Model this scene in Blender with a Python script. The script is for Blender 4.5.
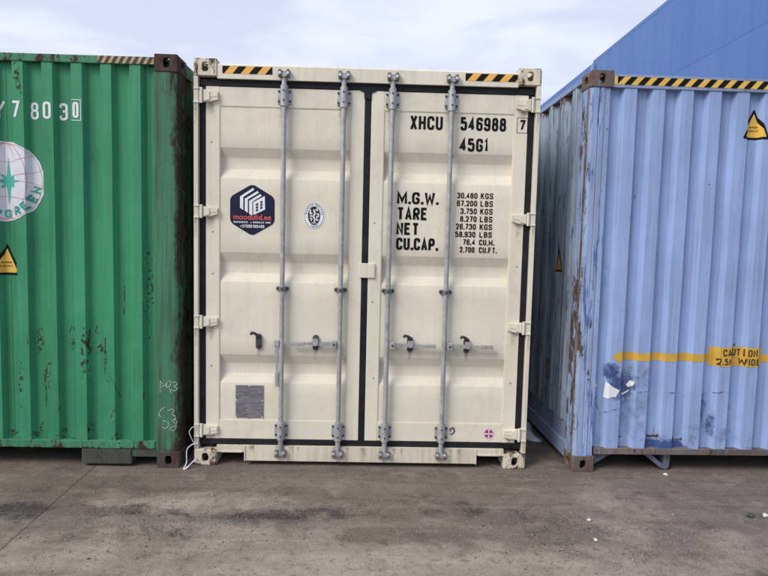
import bpy, bmesh, math, random
from mathutils import Vector, Matrix, noise as mnoise

# ------------------------------------------------------------------ reset
for o in list(bpy.data.objects):
    bpy.data.objects.remove(o, do_unlink=True)
scene = bpy.context.scene
col = scene.collection
R = math.radians
random.seed(11)

# ------------------------------------------------------------------ camera
CAM = Vector((0.040, -4.133, 1.6457))
yaw, pitch, roll = 0.024514, -0.077188, 0.023807
fw = Vector((math.sin(yaw) * math.cos(pitch), math.cos(yaw) * math.cos(pitch), math.sin(pitch)))
rt = Vector((math.cos(yaw), -math.sin(yaw), 0))
up = rt.cross(fw)
rt2 = rt * math.cos(roll) + up * math.sin(roll)
up2 = -rt * math.sin(roll) + up * math.cos(roll)
cd = bpy.data.cameras.new('camera')
cd.sensor_width = 36
cd.lens = 577 / 768 * 36
cd.clip_start = 0.05
cd.clip_end = 3000
cam = bpy.data.objects.new('camera', cd)
col.objects.link(cam)
cam.matrix_world = Matrix(((rt2.x, up2.x, -fw.x, CAM.x), (rt2.y, up2.y, -fw.y, CAM.y), (rt2.z, up2.z, -fw.z, CAM.z), (0, 0, 0, 1)))
scene.camera = cam

# ------------------------------------------------------------------ world, sun, exposure
SUN = Vector((-0.86, -0.66, 1.0)).normalized()
w = bpy.data.worlds.new('World')
scene.world = w
w.use_nodes = True
nt = w.node_tree
nt.nodes.clear()
wo = nt.nodes.new('ShaderNodeOutputWorld')
sky = nt.nodes.new('ShaderNodeTexSky')
sky.sky_type = 'NISHITA'
sky.sun_disc = False
sky.sun_elevation = math.asin(SUN.z)
sky.sun_rotation = math.atan2(SUN.x, SUN.y)
sky.air_density = 1.0
sky.dust_density = 3.0
b1 = nt.nodes.new('ShaderNodeBackground')
b1.inputs['Strength'].default_value = 0.06
nt.links.new(sky.outputs[0], b1.inputs[0])
tc = nt.nodes.new('ShaderNodeTexCoord')
mp = nt.nodes.new('ShaderNodeMapping')
mp.inputs['Scale'].default_value = (1.8, 1.8, 5.5)
mp.inputs['Location'].default_value = (0.3, 0.0, 0.4)
nt.links.new(tc.outputs['Generated'], mp.inputs[0])
cn = nt.nodes.new('ShaderNodeTexNoise')
cn.inputs['Scale'].default_value = 2.0
cn.inputs['Detail'].default_value = 7
cn.inputs['Roughness'].default_value = 0.52
cn.inputs['Distortion'].default_value = 0.4
nt.links.new(mp.outputs[0], cn.inputs['Vector'])
cr = nt.nodes.new('ShaderNodeValToRGB')
cr.color_ramp.elements[0].position = 0.40
cr.color_ramp.elements[0].color = (0.435, 0.468, 0.580, 1)
cr.color_ramp.elements[1].position = 0.60
cr.color_ramp.elements[1].color = (0.560, 0.582, 0.660, 1)
nt.links.new(cn.outputs[0], cr.inputs[0])
b2 = nt.nodes.new('ShaderNodeBackground')
b2.inputs['Strength'].default_value = 0.90
nt.links.new(cr.outputs[0], b2.inputs[0])
wm = nt.nodes.new('ShaderNodeMixShader')
wm.inputs[0].default_value = 0.88
nt.links.new(b1.outputs[0], wm.inputs[1])
nt.links.new(b2.outputs[0], wm.inputs[2])
nt.links.new(wm.outputs[0], wo.inputs[0])

sl = bpy.data.lights.new('sun', 'SUN')
sl.energy = 1.5
sl.angle = R(28)
sl.color = (1.0, 0.955, 0.89)
so = bpy.data.objects.new('sun', sl)
col.objects.link(so)
so.rotation_euler = SUN.to_track_quat('Z', 'Y').to_euler()
so.location = (-6, -8, 12)

scene.view_settings.view_transform = 'Standard'
scene.view_settings.look = 'None'
scene.view_settings.gamma = 1
scene.view_settings.use_curve_mapping = False
scene.view_settings.exposure = 0.95

# ------------------------------------------------------------------ node helpers
def newmat(name):
    m = bpy.data.materials.new(name)
    m.use_nodes = True
    n = m.node_tree
    n.nodes.clear()
    out = n.nodes.new('ShaderNodeOutputMaterial')
    p = n.nodes.new('ShaderNodeBsdfPrincipled')
    n.links.new(p.outputs[0], out.inputs[0])
    return m, n, p

class G:
    def __init__(s, n):
        s.n = n
        s.co = n.nodes.new('ShaderNodeTexCoord').outputs['Object']
    def map(s, sc, loc=(0, 0, 0)):
        m = s.n.nodes.new('ShaderNodeMapping')
        m.inputs['Scale'].default_value = sc
        m.inputs['Location'].default_value = loc
        s.n.links.new(s.co, m.inputs[0])
        return m.outputs[0]
    def noise(s, scale, detail=5, rough=0.55, vec=None, dist=0.0):
        t = s.n.nodes.new('ShaderNodeTexNoise')
        t.inputs['Scale'].default_value = scale
        t.inputs['Detail'].default_value = detail
        t.inputs['Roughness'].default_value = rough
        t.inputs['Distortion'].default_value = dist
        s.n.links.new(vec if vec is not None else s.co, t.inputs['Vector'])
        return t.outputs[0]
    def ramp(s, v, a, b, ca=0.0, cb=1.0):
        m = s.n.nodes.new('ShaderNodeMapRange')
        m.inputs['From Min'].default_value = a
        m.inputs['From Max'].default_value = b
        m.inputs['To Min'].default_value = ca
        m.inputs['To Max'].default_value = cb
        s.n.links.new(v, m.inputs['Value'])
        return m.outputs[0]
    def math(s, op, a, b=None):
        m = s.n.nodes.new('ShaderNodeMath')
        m.operation = op
        for i, v in enumerate((a, b)):
            if v is None: continue
            if isinstance(v, (int, float)): m.inputs[i].default_value = v
            else: s.n.links.new(v, m.inputs[i])
        return m.outputs[0]
    def mix(s, f, a, b, mode='MIX'):
        m = s.n.nodes.new('ShaderNodeMix')
        m.data_type = 'RGBA'
        m.blend_type = mode
        for i, v in ((0, f), (6, a), (7, b)):
            if isinstance(v, (int, float)): m.inputs[i].default_value = v
            elif isinstance(v, tuple): m.inputs[i].default_value = v + (1,) if len(v) == 3 else v
            else: s.n.links.new(v, m.inputs[i])
        return m.outputs[2]
    def sep(s):
        x = s.n.nodes.new('ShaderNodeSeparateXYZ')
        s.n.links.new(s.co, x.inputs[0])
        return x.outputs
    def bump(s, p, h, strength, dist, prev=None):
        b = s.n.nodes.new('ShaderNodeBump')
        b.inputs['Strength'].default_value = strength
        b.inputs['Distance'].default_value = dist
        s.n.links.new(h, b.inputs['Height'])
        if prev is not None: s.n.links.new(prev, b.inputs['Normal'])
        s.n.links.new(b.outputs[0], p.inputs['Normal'])
        return b.outputs[0]

def paint(name, base, rust=0.3, streak=0.3, chips=0.3, fade=0.1, rough=0.48, dirt=(0.10, 0.085, 0.065),
          rustc=(0.16, 0.075, 0.04), undercoat=None, seed=0.0, lowz=0.0, dent=0.25, edge=None, spec=0.22, run2amt=0.5, soft=0.03, smudge=0.0):
    """weathered enamel: faded base, vertical dirt runs, small chips and larger rust patches"""
    m, n, p = newmat(name)
    g = G(n)
    off = (seed * 3.1, seed * 1.7, seed * 2.3)
    v0 = g.map((1, 1, 1), off)
    big = g.noise(1.3, 4, 0.6, v0)
    c = g.mix(g.ramp(big, 0.38, 0.62), tuple(x * (1 - fade) for x in base), tuple(min(1, x * (1 + fade)) for x in base))
    mott = g.noise(9, 6, 0.65, v0)
    c = g.mix(g.ramp(mott, 0.45, 0.8, 0, 0.22), c, tuple(0.55 * x + 0.12 for x in base))
    if smudge > 0:
        sm_ = g.noise(3.2, 7, 0.72, g.map((1, 1, 0.8), (off[0] + 5, off[1], off[2])), 0.5)
        c = g.mix(g.ramp(sm_, 0.54, 0.70, 0, smudge), c, tuple(x * 0.62 for x in dirt))
        fl = g.noise(85, 3, 0.6, v0)
        c = g.mix(g.ramp(fl, 0.66, 0.70, 0, 0.5), c, dirt)
    # vertical runs
    vs = g.map((22, 22, 0.9), off)
    run = g.noise(1.0, 5, 0.62, vs)
    c = g.mix(g.ramp(run, 0.48, 0.70, 0, streak), c, dirt)
    vs2 = g.map((60, 60, 2.2), off)
    run2 = g.noise(1.0, 3, 0.6, vs2)
    c = g.mix(g.ramp(run2, 0.52, 0.70, 0, streak * run2amt), c, dirt)
    # grime speckle
    sp = g.noise(55, 4, 0.7, v0)
    c = g.mix(g.ramp(sp, 0.62, 0.74, 0, 0.35 * (0.25 + chips)), c, dirt)
    hs = None
    if undercoat is not None:
        vu = g.map((34, 34, 3.0), off)
        un = g.noise(1.0, 7, 0.68, vu)
        uf = g.ramp(un, 0.575, 0.60, 0, 0.85)
        c = g.mix(uf, c, undercoat)
    # rust
    rcol = g.mix(g.ramp(g.noise(38, 5, 0.7, v0), 0.35, 0.7), rustc, tuple(x * 0.38 for x in rustc))
    vr = g.map((13, 13, 5), off)
    rn = g.noise(1.0, 8, 0.72, vr, 0.3)
    if lowz > 0:
        z = g.sep()[2]
        rn = g.math('ADD', rn, g.ramp(z, 0.0, 0.55, lowz, 0.0))
    if edge is not None:
        for (axis, pos, width, amt) in edge:
            d = g.math('ABSOLUTE', g.math('SUBTRACT', g.math('ABSOLUTE', g.sep()[axis]) if pos > 0 and axis == 0 else g.sep()[axis], pos))
            rn = g.math('ADD', rn, g.ramp(d, 0.0, width, amt, 0.0))
    t = 0.74 - 0.25 * rust
    rf = g.ramp(rn, t, t + soft)
    ch = g.noise(27, 6, 0.66, v0)
    tc_ = 0.76 - 0.17 * chips
    cf = g.ramp(ch, tc_, tc_ + 0.02)
    halo = g.ramp(rn, t - 0.06, t, 0, 0.40)
    c = g.mix(halo, c, tuple(0.5 * a + 0.5 * b for a, b in zip(base, rustc)))
    f = g.math('MAXIMUM', rf, cf)
    c = g.mix(f, c, rcol)
    n.links.new(c, p.inputs['Base Color'])
    rr = g.math('ADD', g.ramp(f, 0, 1, rough, 0.88), g.ramp(mott, 0.3, 0.7, -0.06, 0.10))
    n.links.new(rr, p.inputs['Roughness'])
    p.inputs['Specular IOR Level'].default_value = spec
    nb = g.bump(p, big, dent, 0.03)
    nb = g.bump(p, mott, 0.12, 0.004, nb)
    g.bump(p, g.math('MULTIPLY', f, -1.0), 0.5, 0.002, nb)
    return m

def plain(name, base, rough=0.5, metal=0.0, var=0.15, scale=20, bump=0.1, dirt=None, spec=0.4):
    m, n, p = newmat(name)
    g = G(n)
    a = g.noise(scale, 6, 0.62)
    c = g.mix(g.ramp(a, 0.3, 0.7), tuple(x * (1 - var) for x in base), tuple(min(1, x * (1 + var)) for x in base))
    if dirt is not None:
        c = g.mix(g.ramp(g.noise(scale * 0.37, 7, 0.7), 0.48, 0.68, 0, dirt[0]), c, dirt[1])
    n.links.new(c, p.inputs['Base Color'])
    n.links.new(g.ramp(a, 0.3, 0.7, max(0, rough - 0.08), min(1, rough + 0.08)), p.inputs['Roughness'])
    p.inputs['Metallic'].default_value = metal
    p.inputs['Specular IOR Level'].default_value = spec
    g.bump(p, a, bump, 0.002)
    return m

BEIGE = (0.700, 0.662, 0.540)
M = {}
M['beige'] = paint('beige_enamel', BEIGE, rust=0.02, streak=0.10, run2amt=0.35, chips=0.14, smudge=0.16, fade=0.035, rough=0.42, dirt=(0.34, 0.28, 0.20), dent=0.35, rustc=(0.2, 0.11, 0.06))
M['beige_trim'] = paint('beige_enamel_trim', BEIGE, rust=0.20, streak=0.20, chips=0.24, fade=0.05, rough=0.45, dirt=(0.26, 0.20, 0.14), rustc=(0.17, 0.10, 0.06), seed=1.3)
M['beige_cast'] = paint('beige_enamel_casting', (0.64, 0.585, 0.46), rust=0.70, streak=0.45, chips=0.72, fade=0.06, rough=0.5, dirt=(0.22, 0.16, 0.11), rustc=(0.14, 0.08, 0.05), seed=1.9, edge=[(2, 0.0, 0.03, 0.10), (2, 0.119, 0.012, 0.07), (2, 2.896, 0.012, 0.07)])
M['beige_sill'] = paint('beige_enamel_sill', (0.63, 0.58, 0.465), rust=0.22, streak=0.38, chips=0.30, fade=0.06, rough=0.5, dirt=(0.24, 0.18, 0.12), seed=2.1, rustc=(0.15, 0.085, 0.05), edge=[(2, 0.145, 0.02, 0.05)])
M['green'] = paint('green_enamel', (0.044, 0.265, 0.130), rust=0.20, streak=0.30, chips=0.30, fade=0.10, rough=0.47, dirt=(0.022, 0.075, 0.045), rustc=(0.07, 0.042, 0.03), seed=3.7, lowz=0.075)
M['green_rust_shade'] = paint('shaded_rusty_green_enamel', (0.045, 0.14, 0.08), rust=0.78, streak=0.8, chips=0.5, fade=0.12, rough=0.65, dirt=(0.045, 0.037, 0.03), rustc=(0.070, 0.042, 0.033), seed=4.9, lowz=0.10)  # dark rusty green; on the side walls it also stands in for gap shade
M['green_rail'] = paint('green_enamel_rail', (0.052, 0.225, 0.120), rust=0.74, streak=0.40, chips=0.75, fade=0.12, rough=0.52, dirt=(0.04, 0.06, 0.045), rustc=(0.075, 0.042, 0.033), seed=5.5)
M['green_sill'] = paint('rusty_green_rail', (0.050, 0.225, 0.118), rust=0.80, streak=0.45, chips=0.8, fade=0.12, rough=0.55, dirt=(0.04, 0.05, 0.04), rustc=(0.070, 0.042, 0.034), seed=21.7, edge=[(2, 0.134, 0.022, 0.09)])
M['rust_dark'] = paint('dark_rusted_steel', (0.062, 0.050, 0.046), rust=0.85, streak=0.5, chips=0.8, fade=0.3, rough=0.8, rustc=(0.085, 0.048, 0.038), seed=6.1)
M['blue'] = paint('faded_blue_enamel', (0.285, 0.388, 0.640), rust=0.14, streak=0.46, chips=0.40, fade=0.09, rough=0.5, dirt=(0.175, 0.205, 0.262), undercoat=None, rustc=(0.09, 0.06, 0.05), seed=7.2, lowz=0.06)
M['blue_post'] = paint('worn_blue_enamel', (0.275, 0.370, 0.58), rust=0.34, streak=0.62, chips=0.56, fade=0.12, rough=0.55, dirt=(0.21, 0.21, 0.22), undercoat=(0.060, 0.105, 0.29), rustc=(0.115, 0.075, 0.058), seed=8.3, lowz=0.03, edge=[(0, 1.250, 0.050, 0.115), (2, 0.95, 0.65, 0.07)])
M['blue_side'] = paint('rusty_blue_enamel', (0.30, 0.385, 0.49), rust=0.40, streak=0.85, chips=0.40, fade=0.14, rough=0.6, dirt=(0.11, 0.09, 0.08), undercoat=(0.06, 0.10, 0.22), rustc=(0.15, 0.08, 0.05), seed=9.4, edge=[(2, 2.845, 0.12, 0.20)])
M['rust_edge'] = paint('bare_rusty_edge', (0.22, 0.20, 0.185), rust=0.95, streak=0.6, chips=0.7, fade=0.2, rough=0.75, dirt=(0.07, 0.055, 0.045), undercoat=(0.20, 0.28, 0.45), rustc=(0.15, 0.09, 0.058), seed=14.4)
M['blue_rail'] = paint('blue_grey_enamel_rail', (0.245, 0.31, 0.45), rust=0.30, streak=0.5, chips=0.4, fade=0.12, rough=0.55, dirt=(0.16, 0.14, 0.13), rustc=(0.12, 0.075, 0.055), seed=10.1)
M['bracket'] = paint('dirty_blue_grey_paint', (0.115, 0.14, 0.19), rust=0.5, streak=0.6, chips=0.5, fade=0.2, rough=0.7, dirt=(0.07, 0.06, 0.055), rustc=(0.10, 0.06, 0.045), seed=15.5)
M['rust_rail'] = paint('rusted_rail_paint', (0.145, 0.12, 0.11), rust=0.62, streak=0.5, chips=0.5, fade=0.3, rough=0.8, rustc=(0.11, 0.062, 0.045), seed=11.1, undercoat=(0.21, 0.22, 0.26))
M['rust_cast'] = paint('rusted_casting_paint', (0.135, 0.108, 0.096), rust=0.78, streak=0.5, chips=0.75, fade=0.35, rough=0.75, rustc=(0.17, 0.085, 0.048), seed=12.2, undercoat=(0.20, 0.19, 0.19))
M['pocket'] = paint('rusted_green_block', (0.062, 0.072, 0.058), rust=0.66, streak=0.5, chips=0.5, fade=0.3, rough=0.8, rustc=(0.080, 0.050, 0.042), seed=13.2, undercoat=(0.045, 0.13, 0.075))
M['zinc'] = plain('galvanised_steel', (0.395, 0.405, 0.405), 0.46, 0.3, 0.16, 26, 0.12, (0.5, (0.20, 0.195, 0.185)))
M['zinc_dark'] = plain('dull_galvanised_steel', (0.17, 0.175, 0.18), 0.5, 0.4, 0.25, 45, 0.2, (0.6, (0.09, 0.085, 0.08)))
M['catch'] = plain('grimy_dark_steel', (0.085, 0.085, 0.088), 0.5, 0.4, 0.35, 60, 0.2, (0.5, (0.04, 0.036, 0.033)))
M['bolt'] = plain('dark_bolt_steel', (0.055, 0.055, 0.06), 0.55, 0.5, 0.3, 60)
M['zinc_bright'] = plain('bright_worn_steel', (0.62, 0.63, 0.64), 0.33, 0.8, 0.15, 60)
M['rubber'] = plain('black_rubber', (0.012, 0.0135, 0.018), 0.6, 0, 0.3, 14, 0.1, (0.30, (0.05, 0.048, 0.046)), 0.18)
M['ink'] = plain('black_vinyl_lettering', (0.009, 0.009, 0.010), 0.65, 0, 0.25, 30, 0.02, None, 0.12)
M['white'] = plain('white_vinyl', (0.74, 0.76, 0.78), 0.45, 0, 0.05, 8, 0.03, (0.3, (0.50, 0.52, 0.52)))
M['white_worn'] = plain('worn_white_vinyl', (0.66, 0.68, 0.72), 0.5, 0, 0.06, 5, 0.05, (0.45, (0.45, 0.48, 0.55)))
M['navy'] = plain('navy_vinyl', (0.012, 0.014, 0.040), 0.45, 0, 0.15, 12, 0.02, None, 0.2)
M['red'] = plain('salmon_red_print', (0.62, 0.11, 0.10), 0.45, 0, 0.06, 20, 0.0)
M['pinkline'] = plain('faded_red_print', (0.58, 0.22, 0.26), 0.5, 0, 0.25, 12, 0.0)
M['teal'] = plain('teal_print', (0.06, 0.44, 0.34), 0.5, 0, 0.12, 12, 0.0)
M['teal_dark'] = plain('green_print', (0.05, 0.30, 0.25), 0.5, 0, 0.15, 12, 0.0)
M['magenta'] = plain('magenta_print', (0.30, 0.035, 0.14), 0.45, 0, 0.12, 40, 0.0)
M['pinkpale'] = plain('pale_pink_vinyl', (0.70, 0.52, 0.58), 0.45, 0, 0.08, 30, 0.0)
M['charcoal'] = plain('charcoal_print', (0.03, 0.03, 0.034), 0.55, 0, 0.2, 60, 0.0, None, 0.2)
M['yellow'] = plain('hazard_yellow_vinyl', (0.74, 0.47, 0.075), 0.45, 0, 0.08, 14, 0.03, (0.3, (0.42, 0.27, 0.09)))
M['amber'] = plain('amber_hazard_vinyl', (0.80, 0.43, 0.09), 0.45, 0, 0.06, 14, 0.02)
M['cautionyellow'] = plain('weathered_yellow_vinyl', (0.57, 0.35, 0.055), 0.5, 0, 0.10, 9, 0.03, (0.45, (0.40, 0.24, 0.06)))
M['oldstripe'] = plain('dirty_cream_vinyl', (0.42, 0.31, 0.15), 0.6, 0, 0.25, 20, 0.03, (0.6, (0.16, 0.11, 0.06)))
M['oldblack'] = plain('weathered_black_vinyl', (0.04, 0.034, 0.03), 0.6, 0, 0.3, 20, 0.03)
M['rustsign'] = plain('sun bleached orange vinyl'.replace(' ', '_'), (0.42, 0.20, 0.06), 0.6, 0, 0.3, 30)
M['brown_ink'] = plain('brown_black_lettering', (0.06, 0.035, 0.015), 0.5, 0, 0.2, 30, 0.0)
M['chalk'] = plain('white_chalk', (0.50, 0.56, 0.52), 0.9, 0, 0.2, 90, 0.1)
M['plate'] = plain('etched_aluminium_plate', (0.215, 0.21, 0.225), 0.42, 0.35, 0.12, 35, 0.05)
M['plateline'] = plain('plate_print', (0.10, 0.10, 0.11), 0.5, 0.2, 0.1, 60, 0.0)
M['platepale'] = plain('plate_pale_print', (0.32, 0.32, 0.33), 0.5, 0.2, 0.1, 60, 0.0)
M['roof'] = plain('dull_roof_paint', (0.35, 0.34, 0.31), 0.6, 0, 0.2, 5)
M['floor'] = plain('dark_underfloor', (0.035, 0.032, 0.03), 0.85, 0, 0.3, 6)
M['wire'] = plain('white_plastic_wire', (0.62, 0.63, 0.65), 0.45, 0, 0.08, 60)
M['sheet'] = plain('dirty_white_plastic', (0.60, 0.63, 0.70), 0.4, 0, 0.12, 8, 0.2, (0.5, (0.30, 0.30, 0.32)))
M['stone_white'] = plain('pale_stone', (0.58, 0.56, 0.53), 0.8, 0, 0.12, 60, 0.3)
M['stone_dark'] = plain('dark_stone', (0.075, 0.068, 0.064), 0.85, 0, 0.3, 60, 0.4)

def mat_blue_repaint():
    m, n, p = newmat('dark_blue_repaint')
    g = G(n)
    p.inputs['Base Color'].default_value = (0.045, 0.085, 0.24, 1)
    p.inputs['Roughness'].default_value = 0.5
    tr = n.nodes.new('ShaderNodeBsdfTransparent')
    mx = n.nodes.new('ShaderNodeMixShader')
    at = n.nodes.new('ShaderNodeAttribute')
    at.attribute_name = 'fade'
    a = g.noise(26, 6, 0.7)
    f = g.ramp(g.math('ADD', at.outputs['Fac'], g.ramp(a, 0.3, 0.7, -0.28, 0.28)), 0.25, 0.75)
    n.links.new(f, mx.inputs[0])
    n.links.new(tr.outputs[0], mx.inputs[1])
    n.links.new(p.outputs[0], mx.inputs[2])
    out = [x for x in n.nodes if x.type == 'OUTPUT_MATERIAL'][0]
    n.links.new(mx.outputs[0], out.inputs[0])
    return m
M['repaint'] = mat_blue_repaint()
def mat_ragged(name, ca, cb, scale=34, lo=0.44, hi=0.54, attr=False, softk=False):
    """worn mark whose outline is broken up by noise"""
    m, n, p = newmat(name)
    g = G(n)
    a = g.noise(scale, 7, 0.72)
    n.links.new(g.mix(g.ramp(g.noise(scale * 2, 4, 0.6), 0.4, 0.6), ca, cb), p.inputs['Base Color'])
    p.inputs['Roughness'].default_value = 0.8
    p.inputs['Specular IOR Level'].default_value = 0.15
    tr = n.nodes.new('ShaderNodeBsdfTransparent')
    mx = n.nodes.new('ShaderNodeMixShader')
    if attr:
        at = n.nodes.new('ShaderNodeAttribute'); at.attribute_name = 'fade'
        f = g.ramp(g.math('ADD', at.outputs['Fac'], g.ramp(a, 0.36, 0.64, -0.6, 0.45)), 0.30, 0.42) if not softk else g.ramp(g.math('ADD', at.outputs['Fac'], g.ramp(a, 0.36, 0.64, -0.4, 0.3)), 0.0, 1.0, 0.0, 0.36)
    else:
        f = g.ramp(a, lo, hi)
    n.links.new(f, mx.inputs[0]); n.links.new(tr.outputs[0], mx.inputs[1]); n.links.new(p.outputs[0], mx.inputs[2])
    n.links.new(mx.outputs[0], [x for x in n.nodes if x.type == 'OUTPUT_MATERIAL'][0].inputs[0])
    return m
M['scuff'] = mat_ragged('ragged_scuff', (0.040, 0.036, 0.030), (0.070, 0.052, 0.040))
M['rust_patch'] = mat_ragged('ragged_rust', (0.030, 0.036, 0.025), (0.062, 0.048, 0.034), 40, attr=True)
M['grime_patch'] = mat_ragged('soft_grime', (0.15, 0.17, 0.205), (0.095, 0.10, 0.115), 14, attr=True, softk=True)
M['run'] = mat_ragged('soft_rust_run', (0.23, 0.15, 0.09), (0.13, 0.085, 0.055), 26, attr=True, softk=True)
M['chalkrag'] = mat_ragged('broken_chalk', (0.42, 0.50, 0.45), (0.55, 0.62, 0.58), 120, 0.40, 0.52)

def wall_patch(conf, x0, x1, z0, z1, f, mat, root, name='rust_patch', off=.0012):
    """ragged mark lying on a corrugated wall; f(u, v) is its strength"""
    bm = bmesh.new()
    xs = sorted(set([x0 + (x1 - x0) * k / 12 for k in range(13)] + [b for b in conf.breaks if x0 < b < x1]))
    zs = sorted(set([z0 + (z1 - z0) * k / 6 for k in range(7)] + [z for z in conf.zb if z0 < z < z1]))
    lay = bm.verts.layers.float.new('fade')
    rows = []
    for z in zs:
        r_ = []
        for x in xs:
            v = bm.verts.new((x, conf.y(x, z) - off, z)); v[lay] = f((x - x0) / (x1 - x0), (z - z0) / (z1 - z0)); r_.append(v)
        rows.append(r_)
    for j in range(len(zs) - 1):
        for i in range(len(xs) - 1): bm.faces.new((rows[j][i], rows[j][i + 1], rows[j + 1][i + 1], rows[j + 1][i]))
    me = bpy.data.meshes.new(name); bm.to_mesh(me); bm.free()
    return obj(name, flatup(me), mat, root)
def bell(k): return lambda u, v: k * max(0, 1 - ((u - .5) * 2) ** 2 - ((v - .5) * 2) ** 2)

def mat_ground():
    m, n, p = newmat('worn_concrete_yard')
    g = G(n)
    a = g.noise(0.85, 6, 0.62, g.map((1, 1, 1), (4.3, 1.2, 0)), 0.5)
    b = g.noise(3.4, 8, 0.70, g.map((1, 1.25, 1), (1.0, 7.0, 0)), 0.4)
    c = g.mix(g.ramp(a, 0.42, 0.58), (0.132, 0.108, 0.090), (0.182, 0.152, 0.128))
    c = g.mix(g.ramp(b, 0.48, 0.72, 0, 0.40), c, (0.294, 0.242, 0.199))
    c = g.mix(g.ramp(b, 0.48, 0.32, 0, 0.35), c, (0.105, 0.083, 0.068))
    # tyre-polished lighter lanes running along the rows
    # wheel streaks leaving diagonally
    st = n.nodes.new('ShaderNodeMapping')
    st.inputs['Rotation'].default_value = (0, 0, R(38))
    st.inputs['Scale'].default_value = (0.55, 6.5, 1)
    n.links.new(g.co, st.inputs[0])
    s1 = g.noise(1.0, 4, 0.55, st.outputs[0], 0.2)
    c = g.mix(g.ramp(s1, 0.50, 0.64, 0, 0.42), c, (0.094, 0.075, 0.062))
    st2 = n.nodes.new('ShaderNodeMapping')
    st2.inputs['Rotation'].default_value = (0, 0, R(-7))
    st2.inputs['Scale'].default_value = (0.5, 4.2, 1)
    n.links.new(g.co, st2.inputs[0])
    s2 = g.noise(1.0, 5, 0.6, st2.outputs[0], 0.3)
    c = g.mix(g.ramp(s2, 0.5, 0.66, 0, 0.45), c, (0.112, 0.090, 0.074))
    # oil and tar blots at real spots
    sx = g.sep()
    brk = g.noise(5.5, 7, 0.7, None, 0.5)
    blots = None
    for (x, y, rx, ry, k) in ((-2.12, -0.75, 0.30, 0.15, 1.25), (-0.60, -0.79, 0.42, 0.12, 1.15), (-0.22, -0.74, 0.26, 0.10, 0.9),
                              (0.55, -0.62, 0.75, 0.16, 0.45), (-1.32, -0.72, 0.34, 0.11, 0.7), (-1.05, -0.98, 0.28, 0.09, 0.8), (2.5, -0.70, 0.22, 0.05, 0.8), (1.35, -0.95, 0.45, 0.12, 0.35)):
        dx = g.math('DIVIDE', g.math('SUBTRACT', sx[0], x), rx)
        dy = g.math('DIVIDE', g.math('SUBTRACT', sx[1], y), ry)
        d = g.math('ADD', g.math('MULTIPLY', dx, dx), g.math('MULTIPLY', dy, dy))
        f = g.math('MULTIPLY', g.ramp(d, 0.0, 1.6, 1, 0), k)
        blots = f if blots is None else g.math('MAXIMUM', blots, f)
    bf = g.ramp(g.math('ADD', blots, g.ramp(brk, 0.36, 0.64, -0.85, 0.40)), 0.10, 0.80, 0, 0.90)
    c = g.mix(bf, c, (0.032, 0.030, 0.029))
    # pale scoured patches
    pal = None
    for (x, y, rx, ry, k) in ((-1.05, -0.62, 0.62, 0.17, 0.8), (-0.75, -1.05, 0.65, 0.22, 0.75), (0.2, -1.30, 1.6, 0.24, 0.95), (1.62, -0.66, 0.30, 0.5, 0.45), (2.1, -1.1, 0.5, 0.22, 0.5), (-1.5, -1.25, 0.6, 0.32, 0.7), (1.1, -1.35, 1.0, 0.22, 0.8)):
        dx = g.math('DIVIDE', g.math('SUBTRACT', sx[0], x), rx)
        dy = g.math('DIVIDE', g.math('SUBTRACT', sx[1], y), ry)
        d = g.math('ADD', g.math('MULTIPLY', dx, dx), g.math('MULTIPLY', dy, dy))
        f = g.math('MULTIPLY', g.ramp(d, 0.0, 1.5, 1, 0), k)
        pal = f if pal is None else g.math('MAXIMUM', pal, f)
    brk2 = g.noise(4.0, 7, 0.66, g.map((1, 1.3, 1), (9, 2, 0)), 0.3)
    pf = g.ramp(g.math('ADD', pal, g.ramp(brk2, 0.36, 0.64, -0.38, 0.34)), 0.05, 1.0, 0, 0.80)
    pf = g.math('MULTIPLY', pf, g.math('SUBTRACT', 1.0, bf))
    c = g.mix(pf, c, (0.428, 0.362, 0.302))
    # long drag marks leading away to the right
    for rot, sc_, lo_, k_ in ((-52, 9.0, 0.56, 0.30), (34, 14.0, 0.58, 0.28)):
        mm = n.nodes.new('ShaderNodeMapping'); mm.inputs['Rotation'].default_value = (0, 0, R(rot)); mm.inputs['Scale'].default_value = (0.35, sc_, 1); mm.inputs['Location'].default_value = (rot * .1, 2, 0)
        n.links.new(g.co, mm.inputs[0])
        q = g.noise(1.0, 3, 0.5, mm.outputs[0], 0.1)
        c = g.mix(g.ramp(q, lo_, lo_ + 0.08, 0, k_), c, (0.24, 0.21, 0.185))
    # grain
    fine = g.noise(150, 4, 0.7)
    c = g.mix(g.ramp(fine, 0.48, 0.62, 0, 0.62), c, (0.064, 0.052, 0.042))
    gr = g.noise(60, 5, 0.7, g.map((1, 1, 1), (2, 5, 0)))
    c = g.mix(g.ramp(gr, 0.55, 0.66, 0, 0.45), c, (0.385, 0.325, 0.270))
    mid = g.noise(22, 7, 0.72, g.map((1, 1, 1), (12, 3, 0)))
    c = g.mix(g.ramp(mid, 0.47, 0.36, 0, 0.55), c, (0.091, 0.072, 0.059))
    n.links.new(c, p.inputs['Base Color'])
    n.links.new(g.ramp(b, 0.3, 0.7, 0.92, 0.72), p.inputs['Roughness'])
    p.inputs['Specular IOR Level'].default_value = 0.3
    nb = g.bump(p, fine, 0.55, 0.004)
    nb = g.bump(p, gr, 0.5, 0.006, nb)
    g.bump(p, b, 0.35, 0.02, nb)
    return m
M['ground'] = mat_ground()
M['joint'] = plain('joint_filler', (0.085, 0.073, 0.066), 0.8, 0, 0.3, 30)

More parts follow.
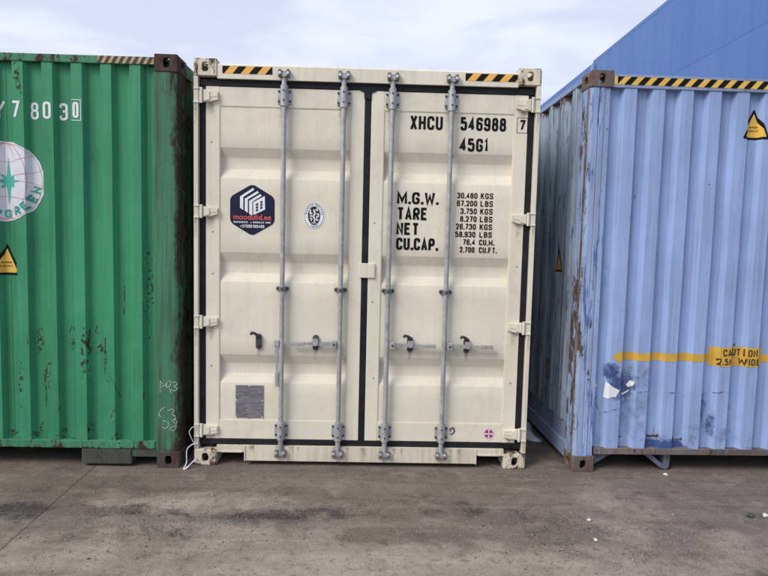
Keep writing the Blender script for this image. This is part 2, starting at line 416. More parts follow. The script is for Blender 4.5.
def mat_clad():
    m, n, p = newmat('blue_cladding')
    g = G(n)
    a = g.noise(0.35, 4, 0.55)
    v = g.noise(1.0, 5, 0.6, g.map((1, 1.1, 0.07)))
    c = g.mix(g.ramp(a, 0.3, 0.7), (0.050, 0.137, 0.400), (0.066, 0.160, 0.425))
    c = g.mix(g.ramp(v, 0.46, 0.68, 0, 0.24), c, (0.17, 0.25, 0.46))
    v2 = g.noise(1.0, 4, 0.6, g.map((1, 5.5, 0.16), (0, 3, 0)))
    c = g.mix(g.ramp(v2, 0.50, 0.70, 0, 0.10), c, (0.22, 0.30, 0.48))
    n.links.new(c, p.inputs['Base Color'])
    p.inputs['Roughness'].default_value = 0.45
    g.bump(p, a, 0.15, 0.05)
    return m
M['clad'] = mat_clad()
M['clad_trim'] = plain('pale_blue_flashing', (0.22, 0.31, 0.50), 0.5, 0, 0.1, 3)
M['clad_dark'] = plain('joint_backing', (0.07, 0.145, 0.37), 0.6, 0, 0.1, 3)

# ------------------------------------------------------------------ mesh helpers
class MB:
    def __init__(s):
        s.v = []; s.f = []
    def quad(s, *pts):
        i = len(s.v); s.v += [tuple(p) for p in pts]; s.f.append(tuple(range(i, i + len(pts))))
    def box(s, x0, x1, y0, y1, z0, z1, bv=0.0):
        """box with optional chamfer"""
        if bv <= 0:
            i = len(s.v)
            s.v += [(x, y, z) for x in (x0, x1) for y in (y0, y1) for z in (z0, z1)]
            for f in ((0, 1, 3, 2), (4, 6, 7, 5), (0, 4, 5, 1), (2, 3, 7, 6), (0, 2, 6, 4), (1, 5, 7, 3)):
                s.f.append(tuple(i + k for k in f))
            return
        bm = bmesh.new()
        r = bmesh.ops.create_cube(bm, size=1)
        for v in bm.verts:
            v.co = Vector((x0 + (v.co.x + .5) * (x1 - x0), y0 + (v.co.y + .5) * (y1 - y0), z0 + (v.co.z + .5) * (z1 - z0)))
        bv = min(bv, 0.45 * min(abs(x1 - x0), abs(y1 - y0), abs(z1 - z0)))
        bmesh.ops.bevel(bm, geom=bm.edges[:], offset=bv, segments=2, affect='EDGES', profile=0.6)
        s.addbm(bm); bm.free()
    def addbm(s, bm):
        bm.verts.ensure_lookup_table()
        i = len(s.v)
        for k, v in enumerate(bm.verts): v.index = k
        s.v += [tuple(v.co) for v in bm.verts]
        s.f += [tuple(i + v.index for v in f.verts) for f in bm.faces]
    def prism(s, poly, a, b, axis='y'):
        """extrude a 2D outline; axis y: (x,z) outline, axis z: (x,y) outline, axis x: (y,z) outline"""
        P = {'y': lambda u, v, w: (u, w, v), 'z': lambda u, v, w: (u, v, w), 'x': lambda u, v, w: (w, u, v)}[axis]
        i = len(s.v); n = len(poly)
        s.v += [P(u, v, a) for u, v in poly] + [P(u, v, b) for u, v in poly]
        s.f.append(tuple(range(i, i + n))); s.f.append(tuple(range(i + 2 * n - 1, i + n - 1, -1)))
        for k in range(n):
            s.f.append((i + k, i + n + k, i + n + (k + 1) % n, i + (k + 1) % n))
    def tube(s, path, r, n=10, caps=True, closed=False):
        path = [Vector(p) for p in path]
        rr = r if isinstance(r, (list, tuple)) else [r] * len(path)
        i0 = len(s.v); m = len(path)
        prev = None
        for k, p in enumerate(path):
            t = (path[min(k + 1, m - 1)] - path[max(k - 1, 0)]).normalized()
            if prev is None:
                a = Vector((0, 0, 1)) if abs(t.z) < 0.9 else Vector((1, 0, 0))
                u = t.cross(a).normalized()
            else:
                u = (prev - t * prev.dot(t)).normalized()
            prev = u
            w_ = t.cross(u)
            for j in range(n):
                q = 2 * math.pi * j / n
                s.v.append(tuple(p + (u * math.cos(q) + w_ * math.sin(q)) * rr[k]))
        for k in range(m - 1):
            for j in range(n):
                a = i0 + k * n + j; b = i0 + k * n + (j + 1) % n
                s.f.append((a, b, b + n, a + n))
        if caps:
            s.f.append(tuple(i0 + j for j in reversed(range(n))))
            s.f.append(tuple(i0 + (m - 1) * n + j for j in range(n)))
    def mesh(s, name, smooth=False, weld=False):
        bm = bmesh.new()
        vs = [bm.verts.new(v) for v in s.v]
        for f in s.f:
            try: bm.faces.new([vs[k] for k in f])
            except ValueError: pass
        if weld: bmesh.ops.remove_doubles(bm, verts=bm.verts[:], dist=1e-5)
        bmesh.ops.recalc_face_normals(bm, faces=bm.faces[:])
        me = bpy.data.meshes.new(name)
        bm.to_mesh(me); bm.free()
        if smooth:
            me.polygons.foreach_set('use_smooth', [True] * len(me.polygons))
            me.set_sharp_from_angle(angle=R(35))
        return me

def obj(name, me, mat, parent=None):
    if isinstance(me, MB): me = me.mesh(name)
    o = bpy.data.objects.new(name, me)
    col.objects.link(o)
    if mat is not None and not me.materials: me.materials.append(mat)
    if parent is not None: o.parent = parent
    return o

stud_cache = {}
def stud(name, x, y0, y1, z, r, mat, parent, n=10):
    """one round bolt or rivet head standing off a face towards -Y; alike heads share a mesh"""
    key = (name, round(y1 - y0, 5), r, mat.name)
    if key not in stud_cache:
        m_ = MB(); m_.tube([(0, 0, 0), (0, (y1 - y0) * .75, 0), (0, y1 - y0, 0)], [r, r, r * .8], n)
        me = m_.mesh(name, smooth=True); me.materials.append(mat); stud_cache[key] = me
    o = obj(name, stud_cache[key], mat, parent)
    o.location = (x, y0, z)
    return o

def flatup(me):
    """make every face of a flat sheet face -Y (towards the yard)"""
    bm = bmesh.new(); bm.from_mesh(me)
    for f in bm.faces:
        f.normal_update()
        if f.normal.y > 0: f.normal_flip()
    bm.to_mesh(me); bm.free()
    return me

def thing(name, label, cat, loc=(0, 0, 0), rz=0.0, group=None):
    o = bpy.data.objects.new(name, None)
    o.empty_display_size = 0.3
    col.objects.link(o)
    o.location = loc
    o.rotation_euler = (0, 0, rz)
    o['label'] = label; o['category'] = cat
    if group: o['group'] = group
    return o

def tag(o, label, cat=None, group=None, kind=None):
    o['label'] = label
    if cat: o['category'] = cat
    if group: o['group'] = group
    if kind: o['kind'] = kind
    return o

# ------------------------------------------------------------------ stroke lettering
def arcround(pts, r, closed):
    out = []
    n = len(pts)
    for i, p in enumerate(pts):
        if not closed and i in (0, n - 1):
            out.append(Vector(p)); continue
        p = Vector(p); a = Vector(pts[i - 1]); b = Vector(pts[(i + 1) % n])
        da, db = (a - p), (b - p)
        rr = min(r, da.length * 0.49, db.length * 0.49)
        A = p + da.normalized() * rr; B = p + db.normalized() * rr
        for k in range(6):
            t = k / 5
            out.append(A * (1 - t) ** 2 + p * 2 * t * (1 - t) + B * t ** 2)
    return out

def ribbon(pts, th, closed=False):
    """flat stroke: list of quads in 2D"""
    pts = [Vector(p) for p in pts]
    q = [pts[0]]
    for p in pts[1:]:
        if (p - q[-1]).length > 1e-6: q.append(p)
    if closed and (q[0] - q[-1]).length < 1e-6: q.pop()
    pts = q; n = len(pts)
    L, Rr = [], []
    for i in range(n):
        if closed: a, b = pts[i - 1], pts[(i + 1) % n]
        else: a, b = pts[max(i - 1, 0)], pts[min(i + 1, n - 1)]
        d1 = (pts[i] - a); d2 = (b - pts[i])
        if d1.length < 1e-9: d1 = d2
        if d2.length < 1e-9: d2 = d1
        d1 = d1.normalized(); d2 = d2.normalized()
        n1 = Vector((-d1.y, d1.x)); n2 = Vector((-d2.y, d2.x))
        m = n1 + n2
        m = m.normalized() if m.length > 1e-6 else n1
        k = 1 / max(0.45, m.dot(n1))
        L.append(pts[i] + m * th / 2 * k); Rr.append(pts[i] - m * th / 2 * k)
    out = []
    for i in range(n if closed else n - 1):
        j = (i + 1) % n
        out.append([L[i], L[j], Rr[j], Rr[i]])
    return out

O_ = ([(0, 0), (0, 1), (1, 1), (1, 0)], True, True)
GL = {
 '0': [O_], 'O': [O_], 'Q': [O_, ([(.6, .25), (1, 0)], False, False)],
 '1': [([(.12, .80), (.58, 1), (.58, 0)], False, False)],
 '2': [([(0, .70), (0, 1), (1, 1), (1, .58), (.03, .02)], False, True), ([(-.1, 0), (1.05, 0)], False, False)],
 '3': [([(0, .76), (0, 1), (1, 1), (1, .53), (.35, .53)], False, True), ([(.35, .53), (1, .53), (1, 0), (0, 0), (0, .24)], False, True)],
 '4': [([(.72, 0), (.72, 1), (0, .27), (1.1, .27)], False, False)],
 '5': [([(.95, 1), (.06, 1), (.0, .52)], False, False), ([(.0, .54), (.2, .62), (1, .64), (1, 0), (0, 0), (0, .24)], False, True)],
 '6': [([(1, .76), (1, 1), (0, 1), (0, 0), (1, 0), (1, .57), (.05, .57)], False, True)],
 '7': [([(0, 1), (1, 1), (.36, 0)], False, False)],
 '8': [([(0, 0), (0, .53), (1, .53), (1, 0)], True, True), ([(.06, .53), (.06, 1), (.94, 1), (.94, .53)], True, True)],
 '9': [([(0, .24), (0, 0), (1, 0), (1, 1), (0, 1), (0, .43), (.95, .43)], False, True)],
 'A': [([(0, -.08), (.5, 1.05), (1, -.08)], False, False), ([(.2, .26), (.8, .26)], False, False)],
 'B': [([(-.1, 1), (.95, 1), (.95, .53), (0, .53)], False, True), ([(0, .53), (1, .53), (1, 0), (-.1, 0)], False, True), ([(0, 0), (0, 1)], False, False)],
 'C': [([(1, .70), (1, 1), (0, 1), (0, 0), (1, 0), (1, .30)], False, True)],
 'D': [([(-.1, 1), (1, 1), (1, 0), (-.1, 0)], False, True), ([(0, 0), (0, 1)], False, False)],
 'E': [([(1, 1), (0, 1), (0, 0), (1, 0)], False, False), ([(0, .52), (.85, .52)], False, False)],
 'F': [([(1, 1), (0, 1), (0, -.09)], False, False), ([(0, .52), (.85, .52)], False, False)],
 'G': [([(1, .70), (1, 1), (0, 1), (0, 0), (1, 0), (1, .46), (.5, .46)], False, True)],
 'H': [([(0, -.09), (0, 1.09)], False, False), ([(1, -.09), (1, 1.09)], False, False), ([(0, .52), (1, .52)], False, False)],
 'I': [([(.5, -.09), (.5, 1.09)], False, False)],
 'K': [([(0, -.09), (0, 1.09)], False, False), ([(1, 1.09), (.08, .42)], False, False), ([(.38, .62), (1, -.09)], False, False)],
 'L': [([(0, 1.09), (0, 0), (1, 0)], False, False)],
 'M': [([(0, -.09), (0, 1.0), (.5, .2), (1, 1.0), (1, -.09)], False, False)],
 'N': [([(0, -.09), (0, .98), (1, .02), (1, 1.09)], False, False)],
 'P': [([(0, -.09), (0, 1), (1, 1), (1, .44), (0, .44)], False, True)],
 'R': [([(0, -.09), (0, 1), (1, 1), (1, .47), (0, .47)], False, True), ([(.5, .47), (1, -.09)], False, False)],
 'S': [([(1, .74), (1, 1), (0, 1), (0, .54), (1, .46), (1, 0), (0, 0), (0, .26)], False, True)],
 'T': [([(-.08, 1), (1.08, 1)], False, False), ([(.5, 1), (.5, -.09)], False, False)],
 'U': [([(0, 1.09), (0, 0), (1, 0), (1, 1.09)], False, True)],
 'V': [([(0, 1.09), (.5, 0), (1, 1.09)], False, False)],
 'W': [([(0, 1.09), (.22, 0), (.5, .75), (.78, 0), (1, 1.09)], False, False)],
 'X': [([(0, 1.09), (1, -.09)], False, False), ([(1, 1.09), (0, -.09)], False, False)],
 'Y': [([(0, 1.09), (.5, .48), (1, 1.09)], False, False), ([(.5, .48), (.5, -.09)], False, False)],
 'Z': [([(0, 1), (1, 1), (0, 0), (1, 0)], False, False)],
 '+': [([(.1, .45), (.9, .45)], False, False), ([(.5, .8), (.5, .1)], False, False)],
}
WID = {'I': .4, '1': .62, '.': .32, ' ': .62, 'M': 1.3, 'W': 1.35}

def glyph_quads(ch, x, z, wd, h, t, rad):
    out = []
    if ch == '.':
        return [[Vector((x, z)), Vector((x + t * 1.05, z)), Vector((x + t * 1.05, z + t * 1.05)), Vector((x, z + t * 1.05))]]
    for pts, closed, rnd in GL.get(ch, []):
        P = [Vector((x + t / 2 + px * (wd - t), z + t / 2 + pz * (h - t))) for px, pz in pts]
        if rnd: P = arcround(P, rad, closed)
        out += ribbon(P, t, closed)
    return out

def text_quads(s, x0, x1, z0, h, t, gap=0.18):
    """lay a string out so that it fills x0..x1"""
    ws = [WID.get(c, 1.0) for c in s]
    tot = sum(ws) + gap * (len(s) - 1)
    u = (x1 - x0) / tot
    out = []; x = x0
    for c, w_ in zip(s, ws):
        out += glyph_quads(c, x, z0, w_ * u, h, t, min(u * .42, h * .3))
        x += (w_ + gap) * u
    return out

def text_chars(s, x0, x1, z0, h, t, gap=0.18):
    ws = [WID.get(c, 1.0) for c in s]
    u = (x1 - x0) / (sum(ws) + gap * (len(s) - 1))
    out = []; x = x0
    for c, w_ in zip(s, ws):
        q = glyph_quads(c, x, z0, w_ * u, h, t, min(u * .42, h * .3))
        if q: out.append(q)
        x += (w_ + gap) * u
    return out

def decal(quads, y, name, mat, parent, conform=None, step=0.0015):
    """flat print at depth y (or laid over a corrugated wall); quads = 2D polygons; every piece is lifted a hair so that overlaps do not fight"""
    bm = bmesh.new()
    for k, q in enumerate(quads):
        vs = [bm.verts.new((p[0], 0.0, p[1])) for p in q]
        try: f = bm.faces.new(vs)
        except ValueError: continue
        lay = k % 3
        for v in vs: v.co.y = -0.00025 * lay
    if conform is not None:
        for xb in conform.breaks:
            bmesh.ops.bisect_plane(bm, geom=bm.verts[:] + bm.edges[:] + bm.faces[:], plane_co=(xb, 0, 0), plane_no=(1, 0, 0))
        zs = [v.co.z for v in bm.verts]
        for zb in conform.zb:
            if min(zs) < zb < max(zs):
                bmesh.ops.bisect_plane(bm, geom=bm.verts[:] + bm.edges[:] + bm.faces[:], plane_co=(0, 0, zb), plane_no=(0, 0, 1))
        for v in bm.verts:
            v.co.y += conform.y(v.co.x, v.co.z) - step
    else:
        for v in bm.verts: v.co.y += y
    for f in bm.faces:
        f.normal_update()
        if f.normal.y > 0: f.normal_flip()
    me = bpy.data.meshes.new(name)
    bm.to_mesh(me); bm.free()
    o = obj(name, me, mat, parent)
    if name in ('sticker_lettering', 'plate_print', 'scrape_mark', 'chalk_scribble', 'sticker_residue', 'globe_line', 'weld_seam', 'sticker_print', 'icon_window', 'sticker_icon', 'sticker_emblem', 'black_stripe', 'cream_stripe'):
        o['kind'] = 'stuff'
    return o

def ellipse(cx, cz, rx, rz, n=40, a0=0.0, wob=0.0):
    return [Vector((cx + rx * math.cos(2 * math.pi * k / n + a0) * (1 + wob * math.sin(k * 1.9) * math.cos(k * .7)),
                    cz + rz * math.sin(2 * math.pi * k / n + a0) * (1 + wob * math.sin(k * 1.3 + 1)))) for k in range(n)]

def hazard(x0, x1, z0, z1, pitch, duty, lean):
    """parallelogram stripes clipped to a band"""
    out = []
    x = x0 - (z1 - z0) * lean - pitch
    while x < x1:
        poly = [(x, z0), (x + pitch * duty, z0), (x + pitch * duty + (z1 - z0) * lean, z1), (x + (z1 - z0) * lean, z1)]
        def clip(P, c, s):
            o = []
            for i in range(len(P)):
                a, b = P[i], P[(i + 1) % len(P)]
                ia, ib = s * (a[0] - c) >= 0, s * (b[0] - c) >= 0
                if ia: o.append(a)
                if ia != ib:
                    t = (c - a[0]) / (b[0] - a[0]); o.append((c, a[1] + t * (b[1] - a[1])))
            return o
        poly = clip(poly, x0, 1)
        if len(poly) > 2: poly = clip(poly, x1, -1)
        if len(poly) > 2: out.append([Vector(p) for p in poly])
        x += pitch
    return out

# ------------------------------------------------------------------ setting: ground
def make_ground():
    mb = MB()
    S = 260
    # one expansion joint running away from the viewer, a real groove
    jx = [(-1.80, -S), (-1.852, -1.4), (-1.895, -0.4), (-1.91, 0.03), (-2.6, S)]
    wj = 0.0026
    for k in range(len(jx) - 1):
        (xa, ya), (xb, yb) = jx[k], jx[k + 1]
        mb.quad((-S, ya, 0), (xa - wj, ya, 0), (xb - wj, yb, 0), (-S, yb, 0))
        mb.quad((xa + wj, ya, 0), (S, ya, 0), (S, yb, 0), (xb + wj, yb, 0))
        mb.quad((xa - wj, ya, 0), (xa - wj, ya, -.006), (xb - wj, yb, -.006), (xb - wj, yb, 0))
        mb.quad((xa + wj, ya, 0), (xb + wj, yb, 0), (xb + wj, yb, -.006), (xa + wj, ya, -.006))
    me = mb.mesh('ground')
    g = obj('ground', me, M['ground'])
    tag(g, 'stained grey brown concrete yard with worn pale and oily dark patches', 'ground', kind='structure')
    mj = MB()
    for k in range(len(jx) - 1):
        (xa, ya), (xb, yb) = jx[k], jx[k + 1]
        mj.quad((xa - wj, ya, -.0045), (xa + wj, ya, -.0045), (xb + wj, yb, -.0045), (xb - wj, yb, -.0045))
    obj('joint', mj, M['joint'], g)
make_ground()

# ------------------------------------------------------------------ warehouse behind the blue container
def make_warehouse():
    X0, X1, Y0 = 8.0, 22.0, -6.0
    t = thing('warehouse', 'tall smooth blue clad warehouse rising behind the pale blue container', 'building', (X0, Y0, 0))
    W_ = X1 - X0
    src = {}
    for (ya, yb, H, nb) in ((0.0, 23.3, 8.46, 7), (23.3, 46.6, 8.385, 7)):
        mb = MB(); mb.box(0.05, W_, ya + (.05 if ya == 0 else 0), yb - .05, 0, H - .15)
        obj('wall', mb, M['clad_dark'], t)
        pw = (yb - ya) / nb
        rows = [(0.0, 2.1), (2.1, 4.2), (4.2, 6.32), (6.32, H - .119)]
        for i in range(nb):
            for (za, zb) in rows:
                if (za, zb) not in src:
                    m_ = MB(); m_.box(0.0, 0.046, 0.002, pw - 0.002, 0.002, zb - za - 0.002, 0.002)
                    src[(za, zb)] = m_.mesh('panel')
                o = obj('panel', src[(za, zb)], M['clad'], t)
                o.location = (0, ya + i * pw, za)
        if ya == 0:
            pf = W_ / 4
            for i in range(4):
                for (za, zb) in rows:
                    m_ = MB(); m_.box(i * pf + .004 + (0.05 if i == 0 else 0), (i + 1) * pf - .004, 0.0, 0.046, za + .006, zb - .006, 0.006)
                    obj('panel', m_, M['clad'], t)
        mb = MB(); mb.box(-0.004, W_, ya - .004, yb - .006, H - .118, H, 0.004)
        obj('parapet', mb, M['clad'], t)
    mb = MB(); mb.box(-.10, -.006, 23.10, 23.28, 0, 8.30, .02)
    obj('downpipe', mb, M['clad_trim'], t)
make_warehouse()

# ------------------------------------------------------------------ corner castings (boolean built once)
def make_casting_mesh():
    L, D, H = 0.164, 0.178, 0.118
    bm = bmesh.new()
    bmesh.ops.create_cube(bm, size=1)
    for v in bm.verts: v.co = Vector(((v.co.x + .5) * L, (v.co.y + .5) * D, (v.co.z + .5) * H))
    outer = [e for e in bm.edges]
    big = [e for e in bm.edges if all(abs(v.co.x) < 1e-6 for v in e.verts) and (all(abs(v.co.y) < 1e-6 for v in e.verts) or all(abs(v.co.z) < 1e-6 for v in e.verts))]
    bmesh.ops.bevel(bm, geom=big, offset=0.016, segments=3, affect='EDGES', profile=0.5)
    sm = [e for e in bm.edges if e.calc_face_angle(0) > 1.0]
    bmesh.ops.bevel(bm, geom=sm, offset=0.004, segments=1, affect='EDGES')
    me = bpy.data.meshes.new('c0'); bm.to_mesh(me); bm.free()
    base = bpy.data.objects.new('c0', me); col.objects.link(base)
    tmp = []
    def cutter(m_):
        o = bpy.data.objects.new('cut', m_.mesh('cut')); col.objects.link(o); tmp.append(o)
        md = base.modifiers.new('b', 'BOOLEAN'); md.operation = 'DIFFERENCE'; md.object = o; md.solver = 'EXACT'
    def oval(cx, cy, rx, ry, n=20):
        p = []
        for k in range(n):
            a = 2 * math.pi * k / n
            ca, sa = math.cos(a), math.sin(a)
            e = 2 / 2.8
            p.append((cx + rx * math.copysign(abs(ca) ** e, ca), cy + ry * math.copysign(abs(sa) ** e, sa)))
        return p
    m_ = MB(); m_.box(0.022, L - .014, 0.024, D - .014, 0.024, H - .014); cutter(m_)
    m_ = MB(); m_.prism(oval(L / 2, 0.057, 0.0245, 0.034), -0.03, 0.05, 'y'); cutter(m_)
    m_ = MB(); m_.prism(oval(0.089, 0.057, 0.034, 0.028), -0.03, 0.05, 'x'); cutter(m_)
    m_ = MB(); m_.prism(oval(L / 2, 0.092, 0.031, 0.055), -0.03, 0.05, 'z'); cutter(m_)
    dg = bpy.context.evaluated_depsgraph_get()
    res = bpy.data.meshes.new_from_object(base.evaluated_get(dg))
    for o in tmp + [base]: bpy.data.objects.remove(o, do_unlink=True)
    return res
CAST = make_casting_mesh()
cast_cache = {}
def casting(root, W, H, D, sx, sy, sz, mat, scale=1.0):
    """sx -1/1 left/right, sy -1 front / 1 rear, sz -1 bottom / 1 top"""
    key = (sx, sy, sz, mat.name, W, H, D)
    me = CAST.copy()
    M4 = Matrix.Diagonal((-sx, -sy, -sz, 1))
    me.transform(M4)
    if (-sx) * (-sy) * (-sz) < 0: me.flip_normals()
    me.transform(Matrix.Translation((sx * W / 2, 0 if sy < 0 else D, 0 if sz < 0 else H)))
    me.materials.clear()
    return obj('corner_casting', me, mat, root)

# ------------------------------------------------------------------ corrugated sheet
class Corr:
    """front wall profile across x with gentle dents; y(x, z) gives the surface"""
    def __init__(s, pts, z0, z1, nz, amp, seed):
        s.pts = pts; s.breaks = [p[0] for p in pts]; s.z0, s.z1 = z0, z1
        s.zb = [z0 + (z1 - z0) * k / nz for k in range(nz + 1)]
        s.amp, s.seed = amp, seed
        s.grid = {}
    def dent(s, x, z):
        e = min(1, (z - s.z0) / .15, (s.z1 - z) / .15)
        e = max(0, e)
        return s.amp * e * (mnoise.noise((x * 3.1 + s.seed, z * 1.6, s.seed)) + 0.6 * mnoise.noise((x * 7 + s.seed, z * 4.5, 3)) * (1.6 if z < 0.9 else 0.6))
    def node(s, i, j):
        x, y = s.pts[i]
        return y + s.dent(x, s.zb[j])
    def y(s, x, z):
        i = 0
        while i < len(s.pts) - 2 and x > s.breaks[i + 1]: i += 1
        j = 0
        while j < len(s.zb) - 2 and z > s.zb[j + 1]: j += 1
        tx = min(1, max(0, (x - s.breaks[i]) / max(1e-9, s.breaks[i + 1] - s.breaks[i])))
        tz = min(1, max(0, (z - s.zb[j]) / (s.zb[j + 1] - s.zb[j])))
        a = s.node(i, j) * (1 - tx) + s.node(i + 1, j) * tx
        b = s.node(i, j + 1) * (1 - tx) + s.node(i + 1, j + 1) * tx
        return a * (1 - tz) + b * tz
    def mesh(s):
        mb = MB()
        nx = len(s.pts); nz = len(s.zb)
        for j in range(nz):
            for i in range(nx):
                mb.v.append((s.pts[i][0], s.node(i, j), s.zb[j]))
        for j in range(nz - 1):
            for i in range(nx - 1):
                a = j * nx + i
                # split along one diagonal keeps decals flush
                mb.f.append((a, a + 1, a + nx + 1, a + nx))
        bm = bmesh.new()
        vs = [bm.verts.new(v) for v in mb.v]
        for f in mb.f: bm.faces.new([vs[k] for k in f])
        for f in bm.faces:
            f.normal_update()
            if f.normal.y > 0: f.normal_flip()
        # tiny bend radius on the folds
        me = bpy.data.meshes.new('corrugated_wall'); bm.to_mesh(me); bm.free()
        return me

def side_wall(root, W, D, z0, z1, s, mat, depth=0.036, y0=0.17):
    prof = []
    y = y0
    xo, xi = s * (W / 2 - 0.010), s * (W / 2 - 0.010 - depth)
    prof.append((y, xi))
    while y + 0.278 < D - 0.17:
        prof += [(y + .07, xi), (y + .138, xo), (y + .21, xo), (y + .278, xi)]
        y += 0.278
    prof.append((D - 0.17, xi))
    mb = MB()
    for (ya, xa), (yb, xb) in zip(prof, prof[1:]):
        mb.quad((xa, ya, z0), (xb, yb, z0), (xb, yb, z1), (xa, ya, z1))
    return obj('side_wall', mb.mesh('side_wall', weld=True), mat, root)

def shell(root, W, H, D, m_side, m_rail, m_cast, m_roof, z_side0=0.16, z_side1=2.79, y_front=0.13):
    for s in (-1, 1):
        side_wall(root, W, D, z_side0 - .002, z_side1 + .002, s, m_side)
        xa, xb = sorted((s * (W / 2 - 0.006), s * (W / 2 - 0.066)))
        mb = MB(); mb.box(xa, xb, 0.18, D - .18, z_side1, H - 0.012, 0.004); obj('top_side_rail', mb, m_rail, root)
        mb = MB(); mb.box(xa, xb, 0.18, D - .18, 0.045, .16, 0.004); mb.box(xa + .022 * (s < 0) , xb - .022 * (s > 0), 0.181, D - .181, .16, z_side0, 0.004) if z_side0 > .2 else None; obj('bottom_side_rail', mb, m_rail, root)
        mb = MB(); mb.box(xa, xb, D - .16, D - .006, .12, H - .12, 0.004); obj('corner_post', mb, m_rail, root)
        for sy in (-1, 1):
            for sz in (-1, 1): casting(root, W, H, D, s, sy, sz, m_cast)
    mb = MB(); mb.box(-W / 2 + .068, W / 2 - .068, y_front, D - .1, H - .05, H - .02); obj('roof', mb, m_roof, root)
    mb = MB(); mb.box(-W / 2 + .068, W / 2 - .068, y_front + .06, D - .1, 0.14, 0.17); obj('floor', mb, M['floor'], root)
    k = 0
    mb = MB()
    y = 0.5
    while y < D - .4:
        mb.box(-W / 2 + .07, W / 2 - .07, y, y + .045, 0.05, 0.139); y += 0.6
    obj('cross_member', mb, M['floor'], root)
    mb = MB(); mb.box(-W / 2 + .07, W / 2 - .07, D - .06, D - .03, .05, H - .03); obj('end_wall', mb, m_side, root)

